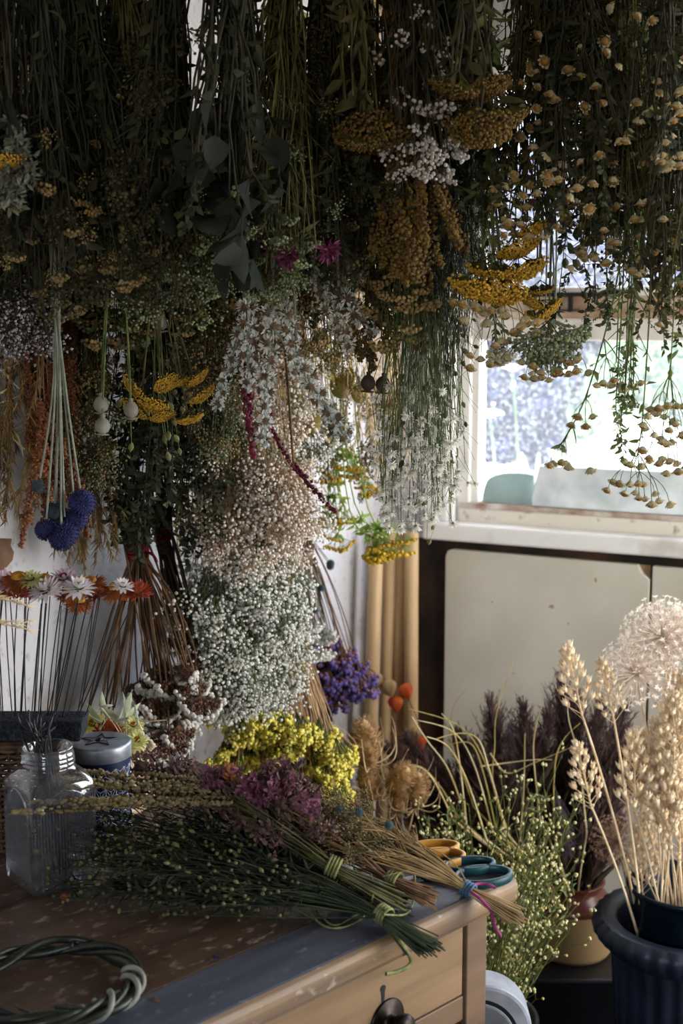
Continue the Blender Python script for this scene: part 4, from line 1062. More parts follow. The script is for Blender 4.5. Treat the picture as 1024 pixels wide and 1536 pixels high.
def f_disc(b):
    a = np.linspace(0, 2 * PI, 22, endpoint=False); r = .0145
    o = np.stack([r * np.cos(a), np.zeros(22), r * 1.08 * np.sin(a) + r], 1)
    b.tube(o, .0006, 4, 0, closed=True)
    f = np.concatenate([o * np.array([1, 1, 1]) + np.array([0, .0006, 0]), [[0, .0015, r]], [[0, -.0015, r]]]); n = 22
    b.add(f, np.array([(i, (i + 1) % n, n) for i in range(n)] + [((i + 1) % n, i, n + 1) for i in range(n)]), 0)
    sp = np.array([(-.004, .004), (.003, .006), (-.001, -.004), (.005, -.002), (-.006, -.001)]); b.blobs(np.stack([sp[:, 0], np.full(5, .0012), sp[:, 1] + r], 1), .0016, 1); b.blobs(np.stack([sp[:, 0], np.full(5, -.0012), sp[:, 1] + r], 1), .0016, 1)
P_DISC = proto(f_disc, [C_HON, C_BRN], 'honesty_pod'); P_DISCW = proto(f_disc, [C_HONW, C_HONW], 'honesty_pod')
def f_wool(b):
    n = 180; b.leaves(np.stack([rng.normal(size=n) * .006, rng.normal(size=n) * .006, rng.uniform(0, .06, n)], 1), rdir(n, (0, 0, .3)), .016, .007, 0, .2)
P_WOOL = proto(f_wool, [C_WOOL], 'woolly_head', nvar=2)
def f_ruff(b):
    n = 70; b.leaves(np.zeros((n, 3)) + rdir(n) * .004 + np.array([0, 0, .008]), rdir(n, (0, 0, .8)), .016, .003, 0, .1)
P_MAG = proto(f_ruff, [C_MAG], 'cornflower_head', nvar=2)
def caps(mt, name, r=.0026):
    def f(b):
        b.lathe([(.0005, -.001), (r * .75, .0008), (r, r * 1.1), (r * .7, r * 2), (0, r * 2.9)], 7)
    return proto(f, [mt], name)
P_CAP = caps(C_CAPS, 'seed_capsule'); P_CAPD = caps(C_CAPD, 'seed_capsule')

# ================================================================== BUNCHES
M_TWINE = mat('garden_twine', '5a6038', '8e905c', scale=90, rough=.9, vary=.1)
M_REDT = mat('dark_red_cord', '5a1020', '85202e', scale=90, rough=.9, vary=0)
POLES = [1.72, 1.98, 2.24, 2.52, 2.82]      # distances of the drying poles overhead, all at the same height
ZPOLE = 2.25
def bunch(name, label, cat, tie, tip, n=40, stem=S_DARK, r=.0011, wx=60, wy=40, dy=.06, heads=None, leaf=None, nl=0, ll=.03, lw=.008, l0=.1, side=0, sl=.05,
          shead=None, group=None, hang=True, nh=999, spread=.5, tiemat=None, straight=False, parts=False, sag=0.0, hs=(.85, 1.15), aim=None, wig=1.0, st=.5):
    l0 = max(l0, .26)
    """tie and tip: (px, py, distance); a tie without py hangs just under the poles"""
    Yt = tie[-1]
    if len(tie) == 2 and tie[0] < 480: tie = (min((-6, 48, 100, 172, 262, 352, 432), key=lambda x: abs(x - tie[0])) + rng.uniform(-5, 5), Yt)
    A = P(*tie) if len(tie) == 3 else PZ(tie[0], Yt, 2.10)
    root = thing(name, label, cat, A, group)
    S = MB(); Lf = MB(); ends = []; sA, sB = [], []; sh = []
    cx, cy_, Yc = tip
    for i in range(n):
        u = rng.uniform(-1, 1); v = rng.uniform(-1, 1)
        if u * u + v * v > 1: u, v = u * .7, v * .7
        E = P(cx + u * wx, cy_ + v * wy, Yc + rng.uniform(-1, 1) * dy)
        a = A + np.array([rng.normal() * .008, rng.normal() * .008, 0])
        c = a + (E - a) * .45
        c[:2] = a[:2] + (E[:2] - a[:2]) * (.16 + .5 * spread * rng.uniform(.1, 1)); 
        if straight: c = (a + E) / 2 + rng.normal(size=3) * .006
        pts = bez(a, c, E, 7); pts[1:6] += rng.normal(size=(5, 3)) * np.array([.005, .005, .002]) * wig
        k = rng.uniform(.05, .11); up = a + (a - pts[1]) / np.linalg.norm(a - pts[1]) * k * (1 if hang else .6)
        pts = np.vstack([up, pts])
        S.tube(pts, np.linspace(r * 1.15, r * .7, 8), 4)
        tg = pts[-1] - pts[-2]; tg /= np.linalg.norm(tg); ends.append((pts[-1], tg))
        if leaf is not None and nl:
            t = rng.uniform(l0, 1, nl); f = 1 + t * 6; ii = np.clip(f.astype(int), 1, 6); fr = (f - ii)[:, None]
            q = pts[ii] * (1 - fr) + pts[ii + 1] * fr; d = pts[ii + 1] - pts[ii]; d /= np.linalg.norm(d, axis=1, keepdims=True)
            Lf.leaves(q, d * .8 + rdir(nl), ll * rng.uniform(.5, 1.2, nl), lw * rng.uniform(.6, 1.2, nl), 0, .25)
        if side:
            t = rng.uniform(st, .97, side); f = 1 + t * 6; ii = np.clip(f.astype(int), 1, 6); fr = (f - ii)[:, None]
            q = pts[ii] * (1 - fr) + pts[ii + 1] * fr; d = pts[ii + 1] - pts[ii]; d /= np.linalg.norm(d, axis=1, keepdims=True)
            d = d * .9 + rdir(side) * .8; e = q + d * sl * rng.uniform(.5, 1.1, (side, 1)); sA.append(q); sB.append(e); sh += [(e[j], d[j]) for j in range(side)]
    if sA: S.sticks(np.concatenate(sA), np.concatenate(sB), r * .6, r * .45)
    so_ = S.build('stem_bundle', stem, root); so_['kind'] = 'stuff'
    if Lf.n: Lf.build('foliage', leaf, root)['kind'] = 'stuff'
    if heads:
        wts = [h[2] if len(h) > 2 else 1 for h in heads]
        order = list(range(len(ends))); random.shuffle(order)
        for i in order[:nh]:
            h = random.choices(heads, wts)[0]; p, d = ends[i]
            me = random.choice(h[0]); dd = d + rdir(1)[0] * .25 if aim is None else np.asarray(aim) + rdir(1)[0] * .3
            place(me.name.split('.')[0], me, root, p, dd, h[1] * random.uniform(*hs))
    if shead and sh:
        pr, scl, cap_ = shead
        tmpl = [me for me in pr]
        rest = sh[cap_:]
        for p, d in sh[:cap_]:
            me = random.choice(tmpl); place(me.name.split('.')[0], me, root, p, d, scl * random.uniform(.8, 1.2))
    # the tie and the cord up to the pole
    b = MB()
    th = .012 + .0005 * n
    a = np.linspace(0, 2 * PI, 14, endpoint=False)
    for q in range(3):
        b.tube(np.stack([A[0] + th * np.cos(a), A[1] + th * np.sin(a), A[2] + .004 * (q - 1) + 0 * a], 1), .0018, 5, closed=True)
    if hang:
        zt_ = ZPOLE + .012
        Yp = min(POLES, key=lambda y: abs(y - A[1])); topx = A[0] + (0 if len(tie) == 2 else 0)
        b.tube([A, (topx, A[1] * .5 + Yp * .5, (A[2] + zt_) / 2), (topx, Yp, zt_)], .0012, 5)
    b.build('tie', tiemat or M_TWINE, root)
    return root
# overhead drying poles
for i, Yp in enumerate(POLES):
    xl = CORNER[0] + WB[0] / WB[1] * (Yp - CORNER[1])
    xr = min(CORNER[0] + (CORNER[1] - Yp) * WA[0] / -WA[1], R(S1, 0, 0)[0] + WB[0] / WB[1] * (Yp - R(S1, 0, 0)[1]))
    b = MB(); b.tube([(xl, Yp, ZPOLE), (xr, Yp, ZPOLE)], .011, 10, cap=True)
    tag(b.build('drying_pole', S_TAN, None), ['long wooden drying pole overhead, nearest of the rank', 'second overhead drying pole from the front', 'middle overhead drying pole', 'overhead drying pole one before the wall corner', 'overhead drying pole nearest the wall corner'][i], 'pole', 'overhead drying poles')
# ================================================================== HANGING FROM THE POLES
HB = 'hanging_flower_bunch'; FB = 'flower bunch'
# --- nearest row, dark against the light, from left to right
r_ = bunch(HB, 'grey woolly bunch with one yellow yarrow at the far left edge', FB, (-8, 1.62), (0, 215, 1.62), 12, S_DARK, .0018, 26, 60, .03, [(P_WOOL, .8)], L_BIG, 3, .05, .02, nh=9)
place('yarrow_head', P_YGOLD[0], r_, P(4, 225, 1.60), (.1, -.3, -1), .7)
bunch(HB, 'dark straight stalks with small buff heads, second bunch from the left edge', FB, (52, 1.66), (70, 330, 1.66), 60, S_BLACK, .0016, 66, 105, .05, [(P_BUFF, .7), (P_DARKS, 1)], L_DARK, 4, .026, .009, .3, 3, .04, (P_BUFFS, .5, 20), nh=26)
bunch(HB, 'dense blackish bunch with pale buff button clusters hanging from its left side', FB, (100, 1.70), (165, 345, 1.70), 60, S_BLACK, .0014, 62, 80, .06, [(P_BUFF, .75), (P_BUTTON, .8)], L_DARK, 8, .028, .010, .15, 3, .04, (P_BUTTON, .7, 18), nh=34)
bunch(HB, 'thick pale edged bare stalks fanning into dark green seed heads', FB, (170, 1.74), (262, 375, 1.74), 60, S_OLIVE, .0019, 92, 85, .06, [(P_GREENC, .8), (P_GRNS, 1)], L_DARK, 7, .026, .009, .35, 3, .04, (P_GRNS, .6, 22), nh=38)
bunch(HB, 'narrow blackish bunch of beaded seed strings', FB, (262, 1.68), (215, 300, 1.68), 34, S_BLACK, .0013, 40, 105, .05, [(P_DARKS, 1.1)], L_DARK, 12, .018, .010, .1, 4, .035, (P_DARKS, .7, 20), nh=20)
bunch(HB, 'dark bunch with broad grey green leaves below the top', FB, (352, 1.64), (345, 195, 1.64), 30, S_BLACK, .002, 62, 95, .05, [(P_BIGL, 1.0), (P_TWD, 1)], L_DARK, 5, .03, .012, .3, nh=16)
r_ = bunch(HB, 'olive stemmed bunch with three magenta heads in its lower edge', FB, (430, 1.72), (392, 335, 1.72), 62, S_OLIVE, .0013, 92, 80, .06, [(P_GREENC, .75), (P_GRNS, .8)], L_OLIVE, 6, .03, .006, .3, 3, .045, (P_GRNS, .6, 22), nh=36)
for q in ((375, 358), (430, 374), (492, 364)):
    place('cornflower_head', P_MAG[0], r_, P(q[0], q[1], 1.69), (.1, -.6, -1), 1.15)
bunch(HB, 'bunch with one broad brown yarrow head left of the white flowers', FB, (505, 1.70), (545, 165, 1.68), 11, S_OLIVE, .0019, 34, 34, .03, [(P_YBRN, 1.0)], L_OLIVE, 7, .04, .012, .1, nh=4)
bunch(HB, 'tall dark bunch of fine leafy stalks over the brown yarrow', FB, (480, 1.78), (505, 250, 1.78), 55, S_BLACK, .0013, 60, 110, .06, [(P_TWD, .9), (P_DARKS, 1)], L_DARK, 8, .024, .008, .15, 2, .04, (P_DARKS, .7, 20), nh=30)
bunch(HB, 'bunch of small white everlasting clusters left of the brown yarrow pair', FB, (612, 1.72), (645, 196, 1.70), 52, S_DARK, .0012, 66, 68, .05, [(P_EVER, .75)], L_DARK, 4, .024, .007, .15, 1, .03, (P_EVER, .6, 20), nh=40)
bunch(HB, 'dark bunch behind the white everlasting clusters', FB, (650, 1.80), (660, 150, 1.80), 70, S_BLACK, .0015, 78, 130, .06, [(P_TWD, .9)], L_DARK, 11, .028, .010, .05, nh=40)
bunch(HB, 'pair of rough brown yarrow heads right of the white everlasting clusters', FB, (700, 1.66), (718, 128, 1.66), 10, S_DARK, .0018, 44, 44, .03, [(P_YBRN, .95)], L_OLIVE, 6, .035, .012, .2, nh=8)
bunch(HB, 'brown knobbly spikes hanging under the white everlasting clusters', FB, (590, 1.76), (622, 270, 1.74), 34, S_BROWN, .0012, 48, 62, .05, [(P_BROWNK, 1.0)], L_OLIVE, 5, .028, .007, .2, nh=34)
bunch(HB, 'loose leafy sprig between the brown yarrow and the window bunches', FB, (775, 1.9), (760, 190, 1.9), 6, S_DARK, .0012, 26, 95, .05, [(P_TWD, .6), (P_BUFF, .8)], L_DARK, 3, .02, .008, .3, 3, .06, (P_TWD, .4, 16), nh=8)
# --- right hand block in front of the upper window
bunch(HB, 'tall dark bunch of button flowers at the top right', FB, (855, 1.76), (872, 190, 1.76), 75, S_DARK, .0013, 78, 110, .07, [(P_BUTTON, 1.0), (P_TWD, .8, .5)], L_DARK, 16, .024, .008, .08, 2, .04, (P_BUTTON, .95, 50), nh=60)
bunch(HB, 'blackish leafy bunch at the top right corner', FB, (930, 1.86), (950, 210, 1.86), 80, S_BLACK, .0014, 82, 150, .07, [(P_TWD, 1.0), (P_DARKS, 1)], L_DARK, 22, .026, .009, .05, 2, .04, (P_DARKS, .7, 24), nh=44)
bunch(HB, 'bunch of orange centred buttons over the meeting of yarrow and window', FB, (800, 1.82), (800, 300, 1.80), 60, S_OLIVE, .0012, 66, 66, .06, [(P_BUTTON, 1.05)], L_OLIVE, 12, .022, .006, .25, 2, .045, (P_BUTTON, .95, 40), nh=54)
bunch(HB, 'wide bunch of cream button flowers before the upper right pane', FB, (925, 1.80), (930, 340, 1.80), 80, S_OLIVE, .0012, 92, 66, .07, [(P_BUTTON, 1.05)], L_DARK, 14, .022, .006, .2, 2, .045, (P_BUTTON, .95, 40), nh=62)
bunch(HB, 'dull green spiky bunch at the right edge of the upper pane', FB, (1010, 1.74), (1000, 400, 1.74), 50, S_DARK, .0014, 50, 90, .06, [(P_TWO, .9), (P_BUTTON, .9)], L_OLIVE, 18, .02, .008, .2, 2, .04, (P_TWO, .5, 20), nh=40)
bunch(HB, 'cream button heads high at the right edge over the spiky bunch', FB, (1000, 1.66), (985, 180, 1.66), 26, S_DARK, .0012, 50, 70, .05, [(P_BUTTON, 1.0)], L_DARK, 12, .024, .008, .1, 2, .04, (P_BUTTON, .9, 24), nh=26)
# --- golden yarrow beside the window
r_ = bunch(HB, 'golden yarrow bunch of broad heads left of the window stay', FB, (712, 1.82), (740, 330, 1.80), 8, S_OLIVE, .002, 20, 30, .03, None, L_GREEN, 10, .05, .01, .3)
for q, d, s_ in (((722, 420), (-.25, -.1, -1), 1.05), ((752, 428), (-.15, -.35, -1), 1.0), ((776, 398), (.3, -.2, -1), .9), ((770, 368), (.35, -.3, -1), .8), ((740, 395), (-.1, .2, -1), .9), ((792, 345), (.4, -.3, -1), .6)):
    p = P(q[0], q[1] - 16, 1.80); tp = P(735 + (q[0] - 735) * .4, 300, 1.80)
    b = MB(); b.tube(bez(tp, (tp + p) / 2 + (0, 0, .01), p, 6), .0018, 5); st_ = b.build('stem', S_OLIVE, r_)
    place('yarrow_head', random.choice(P_YGOLD), r_, p, d, s_)
r_ = bunch(HB, 'single narrow golden yarrow hanging over the window rail', FB, (806, 1.84), (808, 400, 1.82), 3, S_OLIVE, .0018, 4, 14, .02, None, L_GREEN, 10, .04, .008, .3)
for q, d, s_ in (((810, 420), (.1, .2, -1), .5), ((806, 436), (-.9, -.1, -1.2), .62), ((812, 450), (.9, -.1, -1.1), .6), ((808, 462), (-.2, .3, -1), .45)):
    place('yarrow_head', random.choice(P_YGOLD), r_, P(q[0], q[1], 1.82), d, s_)
r_ = bunch(HB, 'grey green domed umbel hanging before the window', FB, (828, 1.86), (826, 470, 1.86), 4, S_GREY, .0016, 12, 14, .02, None, None, tiemat=M_TWINE)
for q, d, s_ in (((812, 502), (-.5, -.5, -1), .9), ((842, 496), (.6, -.4, -.8), .85), ((826, 512), (0, -.8, -1), .95), ((828, 480), (.1, .6, -1), .8)):
    place('green_umbel', random.choice(P_UMBEL), r_, P(q[0], q[1], 1.85), d, s_)
r_ = bunch(HB, 'small grey yarrow sprig low at the left of the window pane', FB, (722, 1.9), (752, 520, 1.88), 5, S_GREEN, .001, 14, 10, .02, [(P_PEARL, .6), (P_GREENC, 1.1)], L_OLIVE, 8, .014, .006, .75, 2, .03)
# --- thin branched buttons in front of the lower pane
def dangling(label, tie, trunk, clusters, Y, buttons=P_BUTTON, sc=1.0, leaves=6, group=None):
    A = PZ(tie, Y, 2.10); o = thing('hanging_button_stem', label, 'flower stem', A, group)
    pts = spline([A] + [P(x, y, Y + dy) for x, y, dy in trunk], 30); b = MB()
    b.tube(np.vstack([A + UP * .05, pts]), np.linspace(.0016, .0008, 31), 5)
    L_ = MB()
    jj = rng.integers(14, 30, leaves); L_.leaves(pts[jj], rdir(leaves, (0, 0, -.6)), .016, .007, 0, .3)
    hd = []
    for (x, y, k, w, h) in clusters:
        i0 = int(np.argmin(((pts - P(x, y - 62, Y)) ** 2).sum(1))); o0 = pts[i0]
        cen = P(x, y, Y); node = o0 * .45 + cen * .55 + UP * .006
        b.tube(bez(o0, (o0 + node) / 2 + UP * .004, node, 5), .0008, 4)
        for q in range(k):
            e = P(x + (q / max(k - 1, 1) - .5) * w + rng.normal() * 2.5, y + rng.uniform(-1, 1) * h, Y + rng.normal() * .015)
            b.tube(bez(node, (node + e) / 2 + np.array([e[0] - node[0], 0, 0]) * .35 + UP * .004, e, 5), .0005, 4); d = e - node; d /= np.linalg.norm(d); hd.append((e, d + np.array([0, -.15, -.6])))
    b.build('stem', S_GREEN if leaves else S_OLIVE, o)
    if leaves: L_.build('foliage', L_GREEN, o)['kind'] = 'stuff'
    for e, d in hd: place('button_head', random.choice(buttons), o, e, d, sc * random.uniform(.85, 1.15))
    b = MB(); b.tube([A, (A[0], min(POLES, key=lambda y: abs(y - Y)), ZPOLE + .012)], .0011, 5)
    a = np.linspace(0, 2 * PI, 10, endpoint=False); b.tube(np.stack([A[0] + .004 * np.cos(a), A[1] + .004 * np.sin(a), A[2] + 0 * a], 1), .0012, 4, closed=True); b.build('tie', M_TWINE, o)
DG = 'button flower stems before the window'
dangling('straight button stem with a wide row of cream buttons at mid pane', 826, [(828, 200, 0), (826, 400, 0), (818, 545, 0)], [(785, 538, 5, 60, 6), (822, 528, 3, 40, 8), (832, 550, 6, 60, 8), (806, 560, 4, 34, 6), (858, 545, 4, 40, 10)], 1.84, leaves=0, group=DG)
dangling('slanting button stem that crosses the pane towards lower left', 930, [(940, 250, 0), (925, 420, 0), (880, 590, 0), (838, 672, 0)], [(912, 572, 5, 34, 8), (838, 690, 4, 28, 8), (868, 698, 2, 30, 4), (874, 630, 4, 30, 10), (944, 575, 3, 24, 5)], 1.80, leaves=8, group=DG)
dangling('long button stem drooping past the top of the white slab', 985, [(985, 250, 0), (975, 450, 0), (962, 640, 0), (950, 700, 0)], [(938, 726, 6, 52, 10), (960, 742, 5, 44, 8), (990, 752, 3, 22, 6), (962, 690, 5, 50, 10), (1000, 690, 5, 50, 10)], 1.78, leaves=10, group=DG)
dangling('button stem with six loose buttons beside the window jamb', 706, [(714, 250, 0), (732, 420, 0), (744, 500, 0)], [(722, 545, 2, 20, 6), (712, 530, 2, 14, 8), (752, 512, 3, 16, 10), (745, 525, 2, 20, 4), (788, 488, 3, 30, 8)], 1.84, sc=1.1, leaves=5, group=DG)
dangling('button stem with dense cream clusters at the right edge of the pane', 1012, [(1015, 250, 0), (1012, 420, 0), (1005, 560, 0)], [(985, 620, 5, 40, 14), (1012, 640, 5, 40, 14), (1000, 600, 5, 46, 12), (990, 660, 5, 40, 12), (1015, 700, 3, 30, 6)], 1.74, leaves=12, group=DG)
dangling('short button stem under the golden yarrow', 710, [(722, 250, 0), (738, 380, 0), (728, 440, 0)], [(700, 450, 4, 30, 6), (738, 462, 3, 26, 4), (715, 478, 2, 24, 5), (770, 470, 2, 26, 5), (792, 480, 2, 24, 6)], 1.80, sc=1.15, leaves=4, group=DG)
bunch(HB, 'green leafy sprigs in front of the right part of the lower pane', FB, (975, 1.83), (955, 545, 1.83), 9, S_GREEN, .0013, 56, 62, .05, [(P_TWG, .9), (P_GREENC, .7)], L_GREEN, 16, .014, .007, .55, 6, .04, (P_TWG, .3, 30), nh=9)
bunch(HB, 'dark pointed leaf sprig in front of the upper pane', FB, (905, 1.9), (862, 410, 1.9), 8, S_BLACK, .001, 50, 36, .04, [(P_TWD, .7)], L_DARK, 5, .018, .008, .6, 4, .05, (P_CAPD, 2.0, 30), nh=8)
# --- flax with thin green stems, and the white stars
bunch(HB, 'long thin green flax stems with small seed capsules beside the window jamb', FB, (655, 1.92), (655, 590, 1.92), 84, S_GREEN, .0007, 58, 130, .07, [(P_CAP, 1.0)], L_GREEN, 2, .012, .003, .3, 4, .06, (P_CAPD, 1.35, 100), nh=0, wig=3)
bunch(HB, 'dark flax stems hanging over the left of the window jamb', FB, (690, 1.86), (672, 470, 1.86), 70, S_BLACK, .0007, 40, 130, .06, None, None, 0, side=5, sl=.05, shead=(P_CAPD, 1.35, 100), wig=2.6)
bunch(HB, 'thin stems ending in white star flowers in front of the sill end', FB, (625, 1.88), (618, 718, 1.88), 80, S_GREEN, .0007, 64, 78, .06, [(P_STAR, 1.0)], None, 0, side=2, sl=.045, shead=(P_STAR, .9, 100), nh=80, wig=2.2, st=.86)
bunch(HB, 'few long thin flax stems with capsules reaching below the sill', FB, (648, 1.96), (650, 700, 1.96), 22, S_GREEN, .0006, 50, 140, .05, None, None, 0, side=3, sl=.06, shead=(P_CAP, 1.1, 60))
# --- second row of dull olive and brown bunches behind
FILL = [
 ('dull brown bunch of buff clusters above the woolly grass at left', 20, 2.02, 25, 400, 46, 70, S_DARK, [(P_BUFF, .9), (P_BUFFS, .9)], L_OLIVE),
 ('grey lilac sea lavender sprays at the left edge', -2, 1.86, 28, 440, 52, 34, S_DARK, [(P_LILAC, 1.1)], L_DARK),
 ('buff headed bunch over the rust tassels', 92, 1.92, 105, 420, 62, 60, S_OLIVE, [(P_BUFF, .95), (P_BUTTON, .85)], L_OLIVE),
 ('olive bunch with buff clusters over the poppy pods', 165, 2.0, 172, 450, 60, 80, S_OLIVE, [(P_BUFF, .9), (P_GREENC, .9)], L_OLIVE),
 ('dark olive bunch above the left golden yarrow', 245, 1.94, 240, 430, 60, 85, S_DARK, [(P_TWO, .8), (P_BUFF, .8)], L_DARK),
 ('bunch of fine brown sprays left of the silver spikes', 310, 2.05, 318, 470, 52, 85, S_BROWN, [(P_BUFFS, 1.0), (P_DARKS, .9)], L_OLIVE),
 ('olive bunch of fine buff heads above the silver spikes', 385, 1.98, 372, 400, 62, 60, S_OLIVE, [(P_BUFF, .85), (P_BUFFS, .9)], L_OLIVE),
 ('brown bunch of drooping buff heads above the dark poppy pods', 540, 1.98, 545, 400, 62, 80, S_BROWN, [(P_BUFF, .95), (P_BROWNK, .8)], L_OLIVE),
 ('brownish bunch with buff clusters left of the flax stems', 590, 1.9, 596, 450, 48, 70, S_OLIVE, [(P_BUFF, .9)], L_OLIVE),
 ('orange brown seed bunch behind the knobbly spikes', 480, 2.1, 490, 340, 50, 80, S_BROWN, [(P_BROWNK, 1.0), (P_BUFFS, .9)], L_OLIVE),
 ('dark fine leaved bunch at the middle behind the magenta heads', 420, 2.2, 430, 330, 60, 90, S_BLACK, [(P_TWD, 1.0), (P_DARKS, 1)], L_DARK),
 ('dark bunch behind the knobbly spikes and flax tops', 610, 2.2, 615, 330, 66, 90, S_BLACK, [(P_TWD, 1.0), (P_DARKS, 1)], L_DARK),
 ('soft olive bunch left of the flax tops at the jamb', 690, 2.05, 690, 330, 50, 70, S_OLIVE, [(P_GREENC, .9), (P_GRNS, .9)], L_OLIVE),
 ('brown olive bunch over the honesty pods', 465, 2.3, 470, 480, 60, 60, S_BROWN, [(P_BUFFS, 1.0), (P_BUFF, .9)], L_OLIVE),
]
for lb, tx, Y, cx, cy_, wx, wy, st, hd, lf in FILL:
    bunch(HB, lb, FB, (tx, Y), (cx, cy_, Y), 52, st, .0012, wx, wy, .07, hd, lf, 16, .022, .008, .2, 3, .045, (hd[0][0], .6 if hd[0][0] is not P_TWD else .45, 24), nh=36)
# --- rust tassels, grasses and thistles at left
bunch(HB, 'tan grass bunch with soft heads against the wall at far left', FB, (-5, 2.0), (22, 585, 2.0), 60, S_TAN, .0007, 62, 110, .06, [(P_GRASS, 1.0)], L_STRAW, 4, .05, .003, .4, nh=50)
bunch(HB, 'bunch of long rust red amaranth tassels', FB, (70, 1.96), (80, 530, 1.96), 15, S_BROWN, .0011, 44, 80, .05, [(P_RUST, .9)], L_OLIVE, 6, .02, .006, .4, nh=15)
r_ = bunch(HB, 'long rust tassel hanging lowest beside the thistle stems', FB, (60, 1.9), (64, 610, 1.9), 5, S_BROWN, .001, 16, 26, .02, [(P_RUST, 1.05)], None, nh=5)
r_ = thing('thistle_bunch', 'bunch of blue globe thistles on bare grey stems', FB, PZ(75, 1.82, 2.10))
A = PZ(75, 1.82, 2.10)
for px, py, s_, g in ((120, 752, 1.0, 0), (97, 795, 1.05, 0), (70, 797, .8, 0), (112, 778, .9, 0), (84, 770, .8, 0), (92, 808, .9, 0), (60, 737, 1.0, 1), (82, 775, 1.0, 1)):
    e = P(px, py - 20, 1.82 + rng.uniform(-.02, .02)); k = P(88 + (px - 88) * .25, 560, 1.82)
    b = MB(); pts = spline([A + rng.normal(size=3) * .006, P(80 + rng.uniform(-8, 8), 300, 1.82), k, e], 16); b.tube(np.vstack([A + UP * .06, pts]), .0016, 5); b.build('stem', S_GREY, r_)
    d = pts[-1] - pts[-3]; place('thistle_globe', (P_GLOBG if g else P_GLOBE)[0], r_, e, d, s_)
b = MB(); a = np.linspace(0, 2 * PI, 12, endpoint=False); b.tube(np.stack([A[0] + .012 * np.cos(a), A[1] + .012 * np.sin(a), A[2] + 0 * a], 1), .002, 5, closed=True); b.tube([A, (A[0], POLES[1], ZPOLE + .012)], .0012, 5); b.build('tie', M_TWINE, r_)
# poppies
def poppies(label, tie, Y, pods, pr, stem, sc=1.0):
    A = PZ(tie, Y, 2.10); o = thing('poppy_bunch', label, FB, A)
    for px, py in pods:
        e = P(px, py - 11 * sc, Y + rng.uniform(-.01, .01)); b = MB(); pts = spline([A, P(tie + (px - tie) * .3, 300, Y), P(px + rng.uniform(-6, 6), py - 90, Y), e], 16)
        b.tube(np.vstack([A + UP * .06, pts]), .0014, 5); b.build('stem', stem, o); place('poppy_pod', pr[0], o, e, pts[-1] - pts[-2], sc)
    b = MB(); a = np.linspace(0, 2 * PI, 12, endpoint=False); b.tube(np.stack([A[0] + .006 * np.cos(a), A[1] + .006 * np.sin(a), A[2] + 0 * a], 1), .0016, 5, closed=True); b.tube([A, (A[0], min(POLES, key=lambda y: abs(y - Y)), ZPOLE + .012)], .0012, 5); b.build('tie', M_TWINE, o)
poppies('three grey poppy pods on curved stems left of the golden yarrow', 172, 1.86, [(152, 602), (154, 634), (196, 610)], P_POPPY, S_GREEN)
poppies('pair of dark brown poppy pods hanging before the flax stems', 566, 1.90, [(553, 570), (576, 572)], P_POPD, S_BLACK)
poppies('lone grey poppy pod above the golden yarrow', 238, 1.9, [(238, 478)], P_POPPY, S_GREEN, 1.1)
# left golden yarrow
r_ = bunch('yarrow_bunch', 'golden yarrow bunch at left beside the grey poppy pods', FB, (235, 1.9), (240, 490, 1.9), 7, S_OLIVE, .0016, 30, 30, .03, None, L_OLIVE, 6, .04, .008, .3)
for q, d, s_ in (((214, 588), (-.8, -.3, -.8), .62), ((230, 606), (-.2, -.45, -1), .7), ((244, 580), (.5, -.5, -.8), .55), ((212, 618), (-.7, -.4, -.9), .6), ((240, 628), (.3, -.3, -1), .5), ((288, 572), (.75, -.15, -.9), .52), ((294, 596), (.7, -.1, -.9), .58), ((280, 630), (.25, -.1, -1), .55), ((266, 578), (.35, -.1, -.9), .42)):
    e = P(q[0], q[1] - 16, 1.9); tp = P(235 + (q[0] - 235) * .5, 480, 1.9); b = MB(); b.tube(bez(tp, (tp + e) / 2, e, 5), .0013, 5); b.build('stem', S_OLIVE, r_)
    place('yarrow_head', random.choice(P_YGOLD), r_, e, d, s_)
# dark green leafy mass over the left wall
bunch(HB, 'dense dark green leafy bunch above the red tied stalks', FB, (225, 2.12), (215, 660, 2.12), 80, S_DARK, .0012, 56, 105, .06, [(P_TWD, 1.0)], L_DARK, 26, .026, .010, .35, 2, .05, (P_TWD, .5, 40), nh=50)
bunch(HB, 'dark green leafy bunch left of the gypsophila top', FB, (285, 2.2), (290, 690, 2.2), 70, S_DARK, .0012, 46, 105, .06, [(P_TWD, .9), (P_TWO, .8)], L_DARK, 24, .024, .010, .35, 2, .05, (P_TWD, .5, 40), nh=46)
bunch(HB, 'thin stems with round buds in front of the dark leafy bunch', FB, (215, 1.96), (225, 640, 1.96), 10, S_GREEN, .0007, 40, 60, .04, [(P_CAP, 1.7)], None, 0, side=4, sl=.06, shead=(P_CAP, 1.6, 30), nh=10)
bunch(HB, 'buff green bunch between rust tassels and poppy pods', FB, (130, 2.05), (132, 610, 2.05), 46, S_OLIVE, .001, 36, 95, .05, [(P_BUFFS, 1.0), (P_GRNS, 1.0)], L_OLIVE, 12, .022, .006, .4, 2, .04, (P_BUFFS, .6, 24), nh=40)
bunch(HB, 'brown grass bunch hanging behind the blue thistles', FB, (118, 2.12), (128, 720, 2.12), 40, S_TAN, .0007, 40, 60, .04, [(P_GRASS, .9)], L_STRAW, 4, .05, .003, .5, nh=36)
bunch(HB, 'fine olive bunch left of the silver spikes', FB, (325, 2.15), (320, 560, 2.15), 60, S_OLIVE, .0008, 42, 90, .05, [(P_GRNS, .9), (P_BUFFS, .8)], L_OLIVE, 10, .02, .005, .3, 3, .04, (P_GRNS, .5, 24), nh=40)
